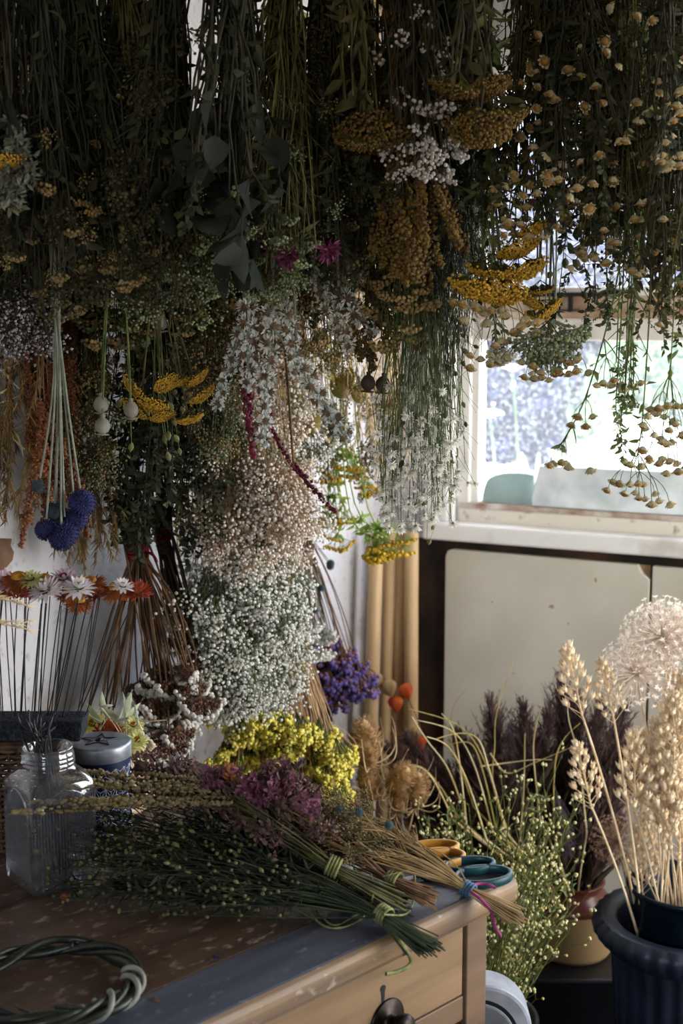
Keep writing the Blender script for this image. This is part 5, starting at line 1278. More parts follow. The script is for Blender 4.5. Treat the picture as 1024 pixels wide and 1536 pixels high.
# --- silver spikes
def spikes(name, label, tie, Y, items, pr, stem, sc, cat=FB, hname=None, nl=0):
    A = PZ(tie, Y, 2.10); o = thing(name, label, cat, A)
    for (x0, y0, x1, y1, s_) in items:
        p0 = P(x0, y0, Y + rng.uniform(-.03, .03)); p1 = P(x1, y1, Y + rng.uniform(-.03, .03))
        b = MB(); b.tube(np.vstack([A + UP * .06, bez(A, (A + p0) / 2 + np.array([(p0 - A)[0] * .1, 0, 0]), p0, 8)]), .002, 5); b.build('stem', stem, o)
        me = min(pr, key=lambda m: abs(max(v.co.z for v in m.vertices) - np.linalg.norm(p1 - p0))) if pr is P_SILV else random.choice(pr); L0 = max(v.co.z for v in me.vertices)
        place(hname or me.name.split('.')[0], me, o, p0, p1 - p0, np.linalg.norm(p1 - p0) / L0 * s_)
    b = MB(); a = np.linspace(0, 2 * PI, 12, endpoint=False); b.tube(np.stack([A[0] + .01 * np.cos(a), A[1] + .01 * np.sin(a), A[2] + 0 * a], 1), .002, 5, closed=True); b.tube([A, (A[0], min(POLES, key=lambda y: abs(y - Y)), ZPOLE + .012)], .0012, 5); b.build('tie', M_TWINE, o)
    return o
spikes('silver_spike_bunch', 'silvery white woolly flower spikes with brown tufts at the centre', 405, 1.86, [(410, 440, 394, 672, 1), (428, 440, 446, 570, 1), (446, 545, 524, 664, 1)], P_SILV, S_GREY, 1)
spikes('silver_spike_bunch', 'grey woolly spikes slanting right above the dark poppy pods', 478, 1.88, [(470, 415, 530, 530, 1), (508, 440, 566, 505, 1)], P_SILV, S_GREY, 1)
spikes('silver_spike_bunch', 'narrow white woolly spikes left of the crimson spike', 350, 1.9, [(366, 480, 322, 618, 1), (372, 450, 372, 590, 1)], P_SILV, S_GREY, 1)
spikes('crimson_spike_bunch', 'drooping crimson flower spikes between silver spikes and gypsophila', 372, 1.98, [(365, 530, 378, 640, 1), (372, 560, 385, 690, 1), (406, 640, 450, 710, 1), (440, 695, 508, 768, 1), (405, 590, 410, 650, 1)], P_CRIM, S_BROWN, 1)
# --- pale yellow pods and herbs in the middle
r_ = bunch('honesty_bunch', 'pale yellow flat seed pods with brown specks at the centre', FB, (490, 2.5), (490, 500, 2.5), 14, S_TAN, .0009, 50, 50, .05, None, None)
for px, py, s_ in ((513, 583, 1.5), (525, 575, 1.3), (498, 568, 1.4), (448, 600, 1.3), (470, 640, 1.4), (432, 620, 1.3), (482, 520, 1.2), (458, 625, 1.3), (505, 548, 1.2), (420, 600, 1.2), (380, 520, 1.1), (538, 600, 1.1), (512, 505, 1.1), (530, 520, 1.1)):
    e = P(px, py - 22, 2.48); tp = P(490 + (px - 490) * .6, 440, 2.5); b = MB(); b.tube(bez(tp, (tp + e) / 2, e, 5), .0008, 4); b.build('stem', S_TAN, r_)
    place('honesty_pod', P_DISC[0], r_, e, (rng.normal() * .15, -.1, -1), s_, roll=rng.uniform(-.5, .5))
bunch(HB, 'pale yellow green herb bunch behind the silver spikes', FB, (450, 2.56), (450, 620, 2.56), 60, S_TAN, .0009, 60, 60, .06, [(P_BUFFS, 1.1), (P_GRNS, 1.1)], L_STRAW, 8, .03, .006, .3, nh=40)
bunch(HB, 'light straw coloured bunch behind the white star flowers', FB, (555, 2.5), (560, 600, 2.5), 60, S_PALE, .0008, 50, 90, .06, [(P_GRASSP, .9), (P_BUFFS, .9)], L_STRAW, 6, .03, .005, .3, nh=40)
def tansy(label, tie, Y, heads, sc):
    A = PZ(tie, Y, 2.10); o = thing('tansy_bunch', label, FB, A)
    for (x0, y0, px, py, s_) in heads:
        e = P(px, py - 34 * s_, Y + rng.uniform(-.02, .02)); b = MB(); pts = spline([A, P(x0, y0, Y), e], 14); b.tube(np.vstack([A + UP * .06, pts]), .0013, 5); b.build('stem', C_LIME, o)
        k = 26; jj = rng.integers(9, 14, k); L_ = MB(); L_.leaves(pts[jj], rdir(k, (0, 0, -.5)), .022, .007, 0, .3); L_.build('foliage', mat('lime_leaf', '6f8a35', 'b3cc70', vary=.15, trans=.35), o)['kind'] = 'stuff'
        for q in range(3): place('tansy_head', random.choice(P_TANSY), o, pts[-1] - (0, 0, .004 * q) + rng.normal(size=3) * .008, (rng.normal() * .25, -.15, -1), s_ * sc * rng.uniform(.8, 1.05))
    b = MB(); a = np.linspace(0, 2 * PI, 12, endpoint=False); b.tube(np.stack([A[0] + .008 * np.cos(a), A[1] + .008 * np.sin(a), A[2] + 0 * a], 1), .002, 5, closed=True); b.tube([A, (A[0], min(POLES, key=lambda y: abs(y - Y)), ZPOLE + .012)], .0012, 5); b.build('tie', M_TWINE, o)
tansy('lime green tansy with flat yellow heads hanging over the wooden rods', 500, 2.5, [(520, 690, 575, 838, 1.15), (540, 700, 590, 832, 1.0), (515, 700, 560, 842, 1.0)], 1.15)
tansy('smaller lime green tansy sprigs left of the wooden rods', 485, 2.7, [(492, 640, 492, 795, .85), (500, 640, 512, 790, .85), (498, 650, 508, 826, .85), (512, 600, 530, 720, .95), (505, 600, 505, 730, .9), (520, 620, 545, 750, .9)], 1.1)
# --- gypsophila
r_ = bunch('gypsophila_bunch', 'large white green gypsophila cloud hanging on the left wall', FB, (385, 2.36), (368, 900, 2.34), 90, S_GREEN, .0008, 82, 118, .09, [(P_GYP, 1.0)], None, side=2, sl=.08, shead=(P_GYP, .9, 60), nh=90)
for i in range(60):
    u, v = rng.uniform(-1, 1, 2); 
    if u * u + v * v > 1: continue
    place('blossom_spray', random.choice(P_GYP), r_, P(362 + u * 84, 900 + v * 118, 2.28 + rng.uniform(-.06, .06)), (rng.normal() * .5, -.5, -1), rng.uniform(.8, 1.1))
r_ = bunch('gypsophila_bunch', 'beige pink gypsophila cloud above the white one', FB, (392, 2.3), (385, 730, 2.26), 80, S_TAN, .0008, 66, 72, .07, [(P_GYPP, 1.0)], None, side=2, sl=.07, shead=(P_GYPP, .9, 50), nh=80)
bunch('gypsophila_bunch', 'thin beige stems of dried sprays under the fine olive bunch', FB, (345, 2.36), (345, 640, 2.34), 60, S_TAN, .0007, 46, 60, .05, [(P_GYPP, .8), (P_BUFFS, .8)], None, side=2, sl=.05, shead=(P_BUFFS, .6, 30), nh=40)
# --- red tied stalks with sea lavender heads
def fan(name, label, tie, tips, n, stem, r, heads, hs, tmat, top=None, dyy=.04, nh=99, extra=None, group=None, aim=(0, -.15, -1), nt=999):
    """stalks tied above and fanning down; tips: list of (px, py, distance)"""
    A = P(*tie); o = thing(name, label, FB, A, group); S = MB(); ends = []
    for i in range(n):
        q = tips[i % len(tips)]; E = P(q[0] + rng.normal() * 7, q[1] + rng.normal() * 8, q[2] + rng.uniform(-1, 1) * dyy); a = A + rng.normal(size=3) * np.array([.008, .008, .004])
        c = (a + E) / 2 + np.array([(E - a)[0] * .12, 0, .01]) + rng.normal(size=3) * .012; pts = bez(a, c, E, 8)
        up = a + (a - pts[1]) / np.linalg.norm(a - pts[1]) * rng.uniform(.04, .10); S.tube(np.vstack([up, pts]), np.linspace(r * 1.1, r * .7, 9), 5); d = pts[-1] - pts[-2]; ends.append((E, d / np.linalg.norm(d)))
    S.build('stem_bundle', stem, o)['kind'] = 'stuff'
    for E, d in [x for i_, x in enumerate(ends) if i_ % len(tips) < nt][:nh]: 
        me = random.choice(heads); place(me.name.split('.')[0], me, o, E, d + np.asarray(aim) * .6 + rdir(1)[0] * .25, hs * random.uniform(.85, 1.15), roll=rng.uniform(-.5, .5) if heads is P_LIMO else None)
    b = MB(); a = np.linspace(0, 2 * PI, 14, endpoint=False); th = .009 + .00014 * n
    for q in range(4): b.tube(np.stack([A[0] + th * np.cos(a), A[1] + th * np.sin(a), A[2] + .0045 * (q - 1.5) + .003 * np.sin(a + q)], 1), .0028, 6, closed=True)
    Yp = min(POLES, key=lambda y: abs(y - A[1])); b.tube(bez(A, A + np.array([-.01, 0, .2]), (A[0] - .01, Yp, ZPOLE + .012), 8), .0019, 5)
    b.tube(bez(A + np.array([th, -th * .6, 0]), A + np.array([.03, -.02, .004]), A + np.array([.035, -.02, -.014]), 6), .0025, 6)
    b.build('tie', tmat, o); return o
sl_t = [(232, 1010, 2.19), (262, 1008, 2.18), (250, 1040, 2.17), (222, 1030, 2.19), (284, 1010, 2.19), (290, 1040, 2.17), (262, 1062, 2.15), (240, 1066, 2.17), (226, 1100, 2.17), (292, 990, 2.20), (252, 1100, 2.15), (280, 1080, 2.16)]
fan('stalk_bunch', 'brown stalks tied with dark red cord, cream frilled heads hanging below', (206, 828, 2.21), sl_t + [(150, 1070, 2.19), (170, 1060, 2.18), (185, 1050, 2.19), (200, 1040, 2.20), (160, 1085, 2.20), (135, 1080, 2.21)], 60, S_BROWN, .0019, P_LIMO, 1.0, M_REDT, nh=30, nt=12)
fan('stalk_bunch', 'dark brown stalks on a red cord right of the cream frilled bunch', (246, 800, 2.27), [(262, 960, 2.27), (275, 990, 2.27), (285, 1010, 2.26), (292, 1030, 2.25), (300, 1050, 2.25)], 26, mat('umber_stem', '261a12', '4d3627', scale=30, vary=.3), .0022, P_LIMO, .9, M_REDT, nh=5)
# --- yellow and violet statice, pearl yarrow
ys = [(345 + 36 * i + (j % 2) * 14, 1048 + 30 * j + 8 * i, 2.40) for i in range(5) for j in range(6)]
r_ = fan('statice_bunch', 'bright yellow statice bunch behind the table', (395, 850, 2.5), ys, 98, S_TAN, .0015, P_STY, 1.05, M_TWINE, dyy=.06, nh=98)
fan('statice_bunch', 'tan stalks fanning right above the yellow statice', (430, 900, 2.6), [(440, 1120, 2.54), (460, 1130, 2.54), (480, 1140, 2.54), (500, 1150, 2.53), (505, 1170, 2.52), (490, 1190, 2.5)], 44, S_TAN, .0014, P_STY, .85, M_TWINE, nh=22)
fan('statice_bunch', 'violet statice bunch hanging by the wooden rods', (452, 790, 2.86), [(460, 955, 2.8), (450, 990, 2.8), (478, 950, 2.84), (505, 960, 2.83), (520, 985, 2.82), (495, 990, 2.82), (475, 1000, 2.83), (530, 1010, 2.81), (505, 1020, 2.81), (485, 1030, 2.82), (465, 980, 2.84), (470, 1035, 2.83)], 40, S_BROWN, .0014, P_STV, 1.2, M_TWINE, nh=40)
fan('yarrow_bunch', 'white pearl yarrow heads between gypsophila and violet statice', (425, 790, 2.66), [(455, 940, 2.66), (470, 935, 2.66), (485, 945, 2.66), (462, 955, 2.66), (480, 958, 2.66), (445, 950, 2.66)], 12, S_GREY, .0011, P_PEARL, .85, M_TWINE, nh=12)
fan('thistle_bunch', 'grey green sea holly sprigs right of the gypsophila', (430, 770, 2.72), [(465, 828, 2.72), (484, 842, 2.72), (480, 870, 2.72), (470, 905, 2.72), (452, 860, 2.72), (446, 985, 2.72)], 8, S_GREY, .0012, P_GLOBG, .75, M_TWINE, nh=8, dyy=.02)
bunch(HB, 'dark stalk bunch behind the right edge of the gypsophila', FB, (440, 2.95), (452, 830, 2.95), 40, S_BLACK, .0018, 16, 100, .03, [(P_TWD, .6)], L_DARK, 8, .02, .008, .6, nh=24)
# ================================================================== STANDING BEHIND AND BESIDE THE TABLE
# --- round wooden rods in the corner
M_ROD = mat('pale_rod_wood', 'a98a63', 'cdb089', scale=12, rough=.5, vary=.1, stretch=(1, 1, .2))
rods = [(552, 1180, 565, 800, 3.22, 'leftmost leaning wooden rod in the corner'), (574, 1180, 586, 796, 3.27, 'second wooden rod from the left in the corner'), (594, 1180, 603, 797, 3.27, 'third wooden rod from the left in the corner'), (616, 1180, 617, 798, 3.24, 'rightmost wooden rod beside the dark board')]
for x0, y0, x1, y1, Y, lb in rods:
    lo = P(x0, y0, Y); hi = P(x1, y1, Y + .02); d = hi - lo; d /= np.linalg.norm(d); base = lo - d * (lo[2] - .002) / d[2]
    o = thing('wooden_rod', lb, 'rod', base, 'wooden rods in the corner')
    b = MB(); b.tube([base, hi - d * .004, hi], [.0175, .0175, .015], 20, cap=True); b.build('shaft', M_ROD, o)
# --- paper lanterns hanging on a thread by the rods
ph = thing('lantern_string', 'string of orange and tan papery lanterns beside the wooden rods', 'dried flowers', P(578, 1015, 3.12))
b = MB(); cord = spline([P(548, 1000, 3.14), P(578, 1018, 3.12), P(600, 1032, 3.10), P(618, 1060, 3.10), P(632, 1100, 3.09), (P(636, 1150, 3.09))], 24); b.tube(cord, .0014, 5); b.build('thread', S_BROWN, ph)
for px, py, pr, s_ in ((560, 1030, P_PHYP, 1.0), (579, 1042, P_PHYP, 1.05), (604, 1046, P_PHYS, .9), (592, 1064, P_PHYS, .95), (627, 1110, P_PHYP, .8), (622, 1138, P_PHYS, .95), (636, 1185, P_PHYS, .8), (628, 1122, P_PHYS, .8)):
    place('papery_lantern', pr[0], ph, P(px, py - 22 * s_, 3.08), (rng.normal() * .3, -.2, -1), s_)
b = MB(); b.tube([P(548, 1000, 3.14), P(548, 1000, 3.14) + np.array([-.12, .05, .02])], .001, 4); b.build('thread_end', S_BROWN, ph)

def pot(name, label, mt, c, prof, cat='pot', n=48):
    b = MB(); b.lathe(prof, n, c); o = b.build(name, mt, None, loc=c); return tag(o, label, cat)
# --- teasels in a brown jug
M_JUG = mat('brown_stoneware', '4a352b', '7a5a4a', scale=10, rough=.4, vary=0)
jgc = np.array([.045, 2.62, 0]); pot('stoneware_jug', 'brown stoneware jug behind the table holding the teasels', M_JUG, jgc, [(0, 0), (.07, 0), (.078, .02), (.082, .2), (.075, .28), (.055, .32), (.055, .34), (.060, .345), (.052, .345), (.048, .32), (.06, .25), (.06, .03), (0, .03)])
TG = 'teasels in the brown jug'
def stalk(name, label, cat, base, headp, me, sc, stem, r, group=None, d=None, bend=.0, hname=None):
    o = thing(name, label, cat, base, group); base = np.asarray(base)
    mid = (base + headp) / 2 + np.array([(headp - base)[0] * -.12 + bend, 0, .03]); pts = bez(base, mid, headp, 9)
    b = MB(); b.tube(pts, np.linspace(r, r * .7, 9), 6, cap=True); b.build('stem', stem, o)
    dd = pts[-1] - pts[-2] if d is None else np.asarray(d, float); place(hname or me.name.split('.')[0], me, o, headp, dd, sc); return o
for px, py, s_, d, lb in ((553, 1148, 1.15, (-.12, -.1, 1), 'tallest teasel, upright before the wooden rods'), (590, 1192, 1.05, (.3, -.6, .9), 'teasel in the middle tilting to the viewer'), (622, 1210, 1.0, (.05, -.35, 1), 'rightmost teasel with long curved bracts'), (520, 1132, .8, (-.9, -.2, .9), 'teasel head leaning left beside the yellow statice'), (560, 1200, .9, (-.2, -.2, 1), 'teasel half hidden below the tallest one'), (540, 1200, .8, (-.95, -.2, .3), 'low teasel lying towards the yellow statice'), (596, 1218, .75, (.1, -.3, 1), 'lowest teasel between the tilted and rightmost ones')):
    hp = P(px, py, 2.55); stalk('teasel', lb, 'teasel', jgc + np.array([rng.uniform(-.03, .03), rng.uniform(-.03, .03), .06]), hp, random.choice(P_TEAS), s_ * 1.38, S_TAN, .0024, TG, d)

# --- stoneware pot with purple brown reeds
pc = P(858, 1400, 2.78); pc[2] = 0
crz = P(860, 1463, 2.66)[2]
b = MB(); b.box((pc[0] - .01, pc[1], crz / 2), (.16, .14, crz / 2 - .0005)); tag(b.build('black_crate', M_BLACK, None, False, .006), 'low black crate under the cream stoneware pot', 'crate')
M_STONE = bpy.data.materials.new('two_tone_stoneware'); M_STONE.use_nodes = True
nt = M_STONE.node_tree; N = nt.nodes; L = nt.links
tc = N.new('ShaderNodeTexCoord'); sx = N.new('ShaderNodeSeparateXYZ'); rp = N.new('ShaderNodeValToRGB'); rp.color_ramp.interpolation = 'CONSTANT'
potH = P(858, 1318, 2.78)[2] - crz
mp = N.new('ShaderNodeMath'); mp.operation = 'DIVIDE'; mp.inputs[1].default_value = potH
L.new(tc.outputs['Object'], sx.inputs[0]); L.new(sx.outputs['Z'], mp.inputs[0]); L.new(mp.outputs[0], rp.inputs[0])
rp.color_ramp.elements[0].color = srgb('b39468'); rp.color_ramp.elements[1].position = .66; rp.color_ramp.elements[1].color = srgb('5e2f22')
L.new(rp.outputs[0], N['Principled BSDF'].inputs['Base Color']); N['Principled BSDF'].inputs['Roughness'].default_value = .3
pr_ = 62 / FPX * 2.78
pot('stoneware_pot', 'cream and brown stoneware pot on the black crate', M_STONE, np.array([pc[0], pc[1], crz]), [(0, 0), (pr_ * .92, 0), (pr_, .012), (pr_, potH * .64), (pr_ * 1.01, potH * .67), (pr_ * .95, potH * .75), (pr_ * .78, potH * .86), (pr_ * .72, potH * .92), (pr_ * .8, potH * .985), (pr_ * .8, potH), (pr_ * .7, potH), (pr_ * .62, potH * .9), (pr_ * .85, potH * .6), (pr_ * .85, .02), (0, .02)])
mouth = np.array([pc[0], pc[1], crz + potH * .3])
L_REED = mat('dark_reed_leaf', '1d1a14', '4a3f2c', scale=12, vary=.4, trans=.1)
RG = 'purple brown reeds in the stoneware pot'
reeds = [(640, 1150, -.9, 1), (655, 1125, -.8, 1), (672, 1180, -.9, 1), (690, 1160, -.75, 1), (705, 1110, -.55, 2), (722, 1140, -.5, 1), (742, 1085, -.12, 1), (752, 1120, -.2, 1), (770, 1105, -.15, 2), (790, 1130, -.1, 1), (785, 1095, -.05, 1), (815, 1110, .05, 1), (838, 1060, .0, 1), (848, 1100, .05, 1), (860, 1075, .1, 1), (880, 1105, .2, 1), (900, 1120, .35, 1), (870, 1150, .2, 1), (832, 1150, .0, 1), (800, 1165, 0, 1), (915, 1165, .5, 1), (740, 1170, -.35, 1), (900, 1180, .35, 1), (765, 1180, -.2, 1), (710, 1190, -.6, 1), (855, 1190, .1, 1), (828, 1200, .0, 2)]
reeds += [(650 + 14.5 * i, 1205 + 22 * (i % 3), -.9 + .085 * i, 1) for i in range(18)]
for i, (px, py, lean, kind) in enumerate(reeds):
    Y = 2.78 + rng.uniform(-.10, .08); hp = P(px - lean * -0 + lean * -20, py + 78, Y)
    o = stalk('reed_stem', 'dark purple brown reed plume in the stoneware pot' if kind == 1 else 'pale lilac grey reed plume among the dark ones', 'reed', mouth + np.array([rng.uniform(-.03, .03), rng.uniform(-.03, .03), 0]), hp, random.choice(P_REED if kind == 1 else P_REEDL), rng.uniform(.9, 1.15) * (.8 if kind == 2 else 1), S_BROWN, .0016, RG if kind == 1 else 'pale lilac reeds', (lean * .75, -.05, 1))
    b = MB(); k = 7; hb_ = np.array(mouth); tt_ = rng.uniform(.45, .85, k)[:, None]; b.leaves(hb_ * (1 - tt_) + hp * tt_, rdir(k, (lean * .5, 0, 1.4), .5), rng.uniform(.10, .2, k), .008, 0, .25); b.build('leaf_blade', L_REED, o)
tag(stalk('reed_stem', 'x', 'reed', mouth, P(833, 1185, 2.6), P_REEDL[0], .7, S_BROWN, .0014, None, (.2, -.2, -1)), 'lilac reed plume drooping low in front of the dark reeds', 'reed')
# straw blades that arch out of the reeds
b = thing('straw_grass', 'tuft of long arching straw yellow blades in front of the reeds', 'dried grass', mouth)
bl = [[(760, 1260), (730, 1150), (690, 1090), (612, 1063)], [(740, 1250), (712, 1150), (680, 1098), (625, 1080)], [(730, 1260), (700, 1170), (672, 1120), (640, 1105)], [(745, 1250), (725, 1160), (705, 1115), (665, 1120)], [(700, 1240), (690, 1150), (680, 1095), (662, 1070)], [(760, 1250), (735, 1160), (718, 1110), (690, 1100), (655, 1108)], [(770, 1270), (740, 1180), (742, 1120), (745, 1070), (770, 992)], [(780, 1260), (786, 1170), (787, 1110), (788, 1100)], [(880, 1250), (868, 1140), (853, 1080), (852, 1050)], [(830, 1250), (832, 1150), (845, 1110), (870, 1085)],
      [(720, 1150), (757, 1145), (800, 1140), (828, 1140)], [(735, 1130), (760, 1160), (800, 1145), (860, 1120)], [(690, 1230), (660, 1180), (630, 1150), (590, 1150)], [(680, 1230), (650, 1170), (625, 1150), (600, 1165)], [(810, 1230), (800, 1130), (806, 1080), (812, 1062)], [(710, 1210), (690, 1150), (676, 1110), (680, 1060), (700, 1035)], [(690, 1200), (670, 1150), (640, 1110), (618, 1075)]]
for i, pl in enumerate(bl):
    Y = 2.54 + .008 * i - .003 * i * (i % 3); pts = spline([P(x, y, Y + rng.uniform(-.02, .02)) for x, y in pl], 18); root_ = mouth + rng.normal(size=3) * .01
    pts = np.vstack([root_, (root_ + pts[0]) / 2 + UP * .02, pts]) if pl[0][1] > 1200 else pts; k = len(pts); w = np.linspace(.0021, .0006, k); sd = np.array([.8, .3, .5]); tg = np.gradient(pts, axis=0); sd = np.cross(tg, np.array([0, -1, .3])); sd /= np.linalg.norm(sd, axis=1, keepdims=True)
    m_ = MB(); V = np.stack([pts - sd * w[:, None], pts + sd * w[:, None] + np.array([0, .0012, 0])], 1).reshape(-1, 3)
    m_.add(V, np.array([(2 * q, 2 * q + 1, 2 * q + 3, 2 * q + 2) for q in range(k - 1)])); bo = m_.build('blade', L_STRAW if i % 3 else C_HON, b)
    sm = bo.modifiers.new('thick', 'SOLIDIFY'); sm.thickness = .0006

# --- fine yellow white flowering herb in a bucket beside the table
hc = np.array([.235, 2.28, 0])
pot('black_bucket', 'black bucket on the floor holding the fine flowering herb', M_BLACK, hc, [(0, 0), (.09, 0), (.12, .28), (.125, .285), (.125, .292), (.115, .292), (.088, .02), (0, .02)])
he = thing('herb_bunch', 'fine green herb with tiny cream and yellow heads beside the table', 'flower bunch', hc + UP * .03)
S = MB(); Lf = MB(); tipsC = []; tipsY = []
for i in range(84):
    px = rng.uniform(640, 862); py = rng.uniform(1190, 1420) if px > 690 else rng.uniform(1215, 1260)
    if px > 790: py = max(py, 1150 + (px - 790) * 1.2)
    Y = 2.26 + rng.uniform(-.16, .22); E = P(px, py, Y); a = hc + np.array([rng.uniform(-.06, .06), rng.uniform(-.06, .06), .04])
    c = a + (E - a) * .5; c[2] += .08; c[:2] = a[:2] + (E[:2] - a[:2]) * .3; pts = bez(a, c, E, 10); S.tube(pts, np.linspace(.0016, .0007, 10), 4)
    for q in range(9):
        t = rng.uniform(.35, 1); f = t * 9; ii = min(int(f), 8); p = pts[ii] * (1 - f + ii) + pts[ii + 1] * (f - ii); d = pts[ii + 1] - pts[ii]; d /= np.linalg.norm(d); d = d + rdir(1)[0] * .75; e = p + d * rng.uniform(.02, .06)
        S.sticks([p], [e], .0006, .0004)
        k = rng.integers(1, 4); dd = rdir(k, (0, 0, .9)); ee = e + dd * rng.uniform(.005, .018, (k, 1)); S.sticks(np.tile(e, (k, 1)), ee, .0004, .0003); (tipsY if rng.random() < .3 else tipsC).append(ee)
    k = 16; jj = rng.integers(3, 10, k); Lf.leaves(pts[jj], rdir(k, (0, 0, .6)), .016, .0045, 0, .3)
S.build('stem_bundle', mat('yellow_green_stem', '484e24', '757a40', scale=30, vary=0), he)['kind'] = 'stuff'; Lf.build('foliage', L_GREEN, he)['kind'] = 'stuff'
for nm, tl, mt in (('cream_floret', tipsC, C_CRMB), ('yellow_floret', tipsY, C_YELB)):
    q = np.concatenate(tl); b = MB(); D = rdir(len(q), (0, 0, 1)); b.blobs(q, rng.uniform(.0022, .0036, len(q)), ico=True); b.cones(q, D, .0055, .0024, 0, 5); b.build(nm, mt, he)['kind'] = 'stuff'

# --- grey plastic bin beside the table leg
gY = 1.93; g0 = P(733, 1520, gY); gx1 = P(799, 1520, gY)[0]; gtop = P(745, 1452, gY + .06)[2]
M_GREYP = mat('grey_plastic', '858a94', '9da2ac', scale=30, rough=.35, vary=0, spec=.5)
M_GREYD = mat('mid_grey_plastic', '5c6068', '6e737c', scale=30, rough=.4, vary=0)
gb = thing('grey_bin', 'grey plastic bin with rounded top corner behind the table leg', 'bin', ((g0[0] + gx1) / 2 - .06, gY + .08, 0))
def arch(x0, x1, top, rad, y0, dep, z0=0.0):
    pts = [(x1, z0)] + [(x1 - rad + rad * math.cos(a), top - rad + rad * math.sin(a)) for a in np.linspace(0, PI / 2, 14)] + [(x0 + rad - rad * math.sin(a), top - rad + rad * math.cos(a)) for a in np.linspace(0, PI / 2, 14)] + [(x0, z0)]
    return [np.array([x, y0, z]) for x, z in pts], np.array([0, dep, 0])
W_ = .21
p_, d_ = arch(gx1 - W_, gx1, gtop, .075, gY, .06); b = MB(); b.poly_prism(p_, d_); b.build('bin_body', M_GREYP, gb, False, .006)
p_, d_ = arch(gx1 - W_ + .02, gx1 - .026, gtop - .026, .06, gY - .006, .008, .03); b = MB(); b.poly_prism(p_, d_); b.build('front_panel', M_GREYD, gb, False, .003)
p_, d_ = arch(gx1 - W_ + .016, gx1 - .021, gtop - .021, .063, gY - .002, .004, .025); b = MB(); b.poly_prism(p_, d_); b.build('panel_gap', M_BLACK, gb, False)

# --- dark ribbed urn with the steel bucket, oats and alliums
uY = 2.44; ur = P(1029, 1375, uY); uR = 146 / FPX * uY; uz = ur[2]
M_URN = mat('blue_black_plastic', '141a28', '222b3d', scale=14, rough=.42, vary=0, spec=.5)
uc = np.array([ur[0], uY, 0])
urn = thing('planter_urn', 'large dark blue black ribbed urn at the right', 'urn', uc)
b = MB(); rb = uR
def lob(k, amp):
    return lambda a, r, z: r * (1 + amp * (abs(math.cos(k * a / 2)) - .6))
b.lathe([(0, 0), (rb * .62, 0), (rb * .64, .02), (rb * .56, .04), (rb * .54, .06), (rb * .58, .085), (rb * .68, .14), (rb * .74, uz * .55), (rb * .77, uz * .75), (rb * .80, uz * .86)], 144, uc, fn=lob(24, .05))
b.build('urn_body', M_URN, urn)
b = MB(); b.lathe([(rb * .79, uz * .84), (rb * .9, uz * .88), (rb * .985, uz * .925), (rb, uz * .96), (rb * .975, uz * .985), (rb * .92, uz)], 144, uc, fn=lob(36, .035)); b.lathe([(rb * .925, uz), (rb * .90, uz * 1.004), (rb * .77, uz * .995), (rb * .745, uz * .985), (rb * .73, uz * .97), (rb * .72, uz * .3), (0, uz * .29)], 96, uc); b.build('urn_rim', M_URN, urn)
bkt = P(1029, 1325, uY); kR = 92 / FPX * uY; kz = bkt[2]
M_BKT = mat('dark_blue_steel', '121c28', '202f40', scale=20, rough=.25, vary=0, metal=.7)
b = MB(); z0 = uz * .29 + .001
b.lathe([(0, z0), (kR * .8, z0), (kR * .98, kz - .02), (kR * 1.0, kz - .012), (kR * 1.035, kz - .006), (kR * 1.03, kz), (kR * .99, kz + .001), (kR * .96, kz - .006), (kR * .78, z0 + .004), (0, z0 + .004)], 64, uc)
tag(b.build('steel_bucket', M_BKT, None, loc=uc + UP * z0), 'dark blue steel bucket standing inside the ribbed urn', 'bucket')
OG = 'cream pod stalks in the steel bucket'
oats = [(872, 1070, 853, 985, .9, 'cream pod spike standing apart at upper left of the urn'), (886, 1208, 868, 1130, .85, 'shorter cream pod spike leaning lowest to the left'), (920, 1078, 905, 1005, .85, 'cream pod spike under the left edge of the pale allium')]
for i, (bx, by, tx, ty, s_, lb) in enumerate(oats):
    Y = 2.36; p0 = P(bx, by, Y); p1 = P(tx, ty, Y); stalk('pod_stalk', lb, 'dried flower', uc + np.array([rng.uniform(-.06, -.03), rng.uniform(-.03, .03), z0 + .02]), p0, P_PODS[i % 3], np.linalg.norm(p1 - p0) / .12 * 1.3, S_PALE, .0034, OG, p1 - p0, bend=-.0)
for i in range(22):
    tx = rng.uniform(940, 1050); ty = 985 + rng.uniform(0, 250) + max(0, 985 - tx) * 1.6; Y = 2.42 + rng.uniform(-.07, .08); p1 = P(tx, ty, Y); p0 = P(tx + (990 - tx) * .12 + rng.uniform(-5, 5), ty + 105, Y)
    stalk('pod_stalk', 'cream pod spike in the dense cluster at the right edge', 'dried flower', uc + np.array([rng.uniform(-.07, .05), rng.uniform(-.05, .05), z0 + .02]), p0, random.choice(P_PODS), rng.uniform(1.15, 1.45), S_PALE, .0026, 'clustered cream pod spikes', p1 - p0)
for px, py, s_, lb in ((948, 1000, 1.1, 'pale pink allium globe at the left of the cluster'), (985, 945, 1.15, 'topmost pale pink allium globe above the urn'), (1034, 950, 1.15, 'pale pink allium globe at the right edge')):
    Y = 2.40; stalk('allium_stem', lb, 'dried flower', uc + np.array([rng.uniform(-.05, .05), .04, z0 + .02]), P(px + 8, py + 16, Y), random.choice(P_ALL), s_, S_PALE, .0026, None, (-.35 if px < 970 else 0, -.1, 1))
stalk('allium_stem', 'brown dried allium head low behind the pod stalks', 'dried flower', uc + np.array([-.05, .06, z0 + .02]), P(925, 1262, 2.56), P_ALLB[0], 1.0, S_TAN, .0025, None, (-.6, -.5, .2))

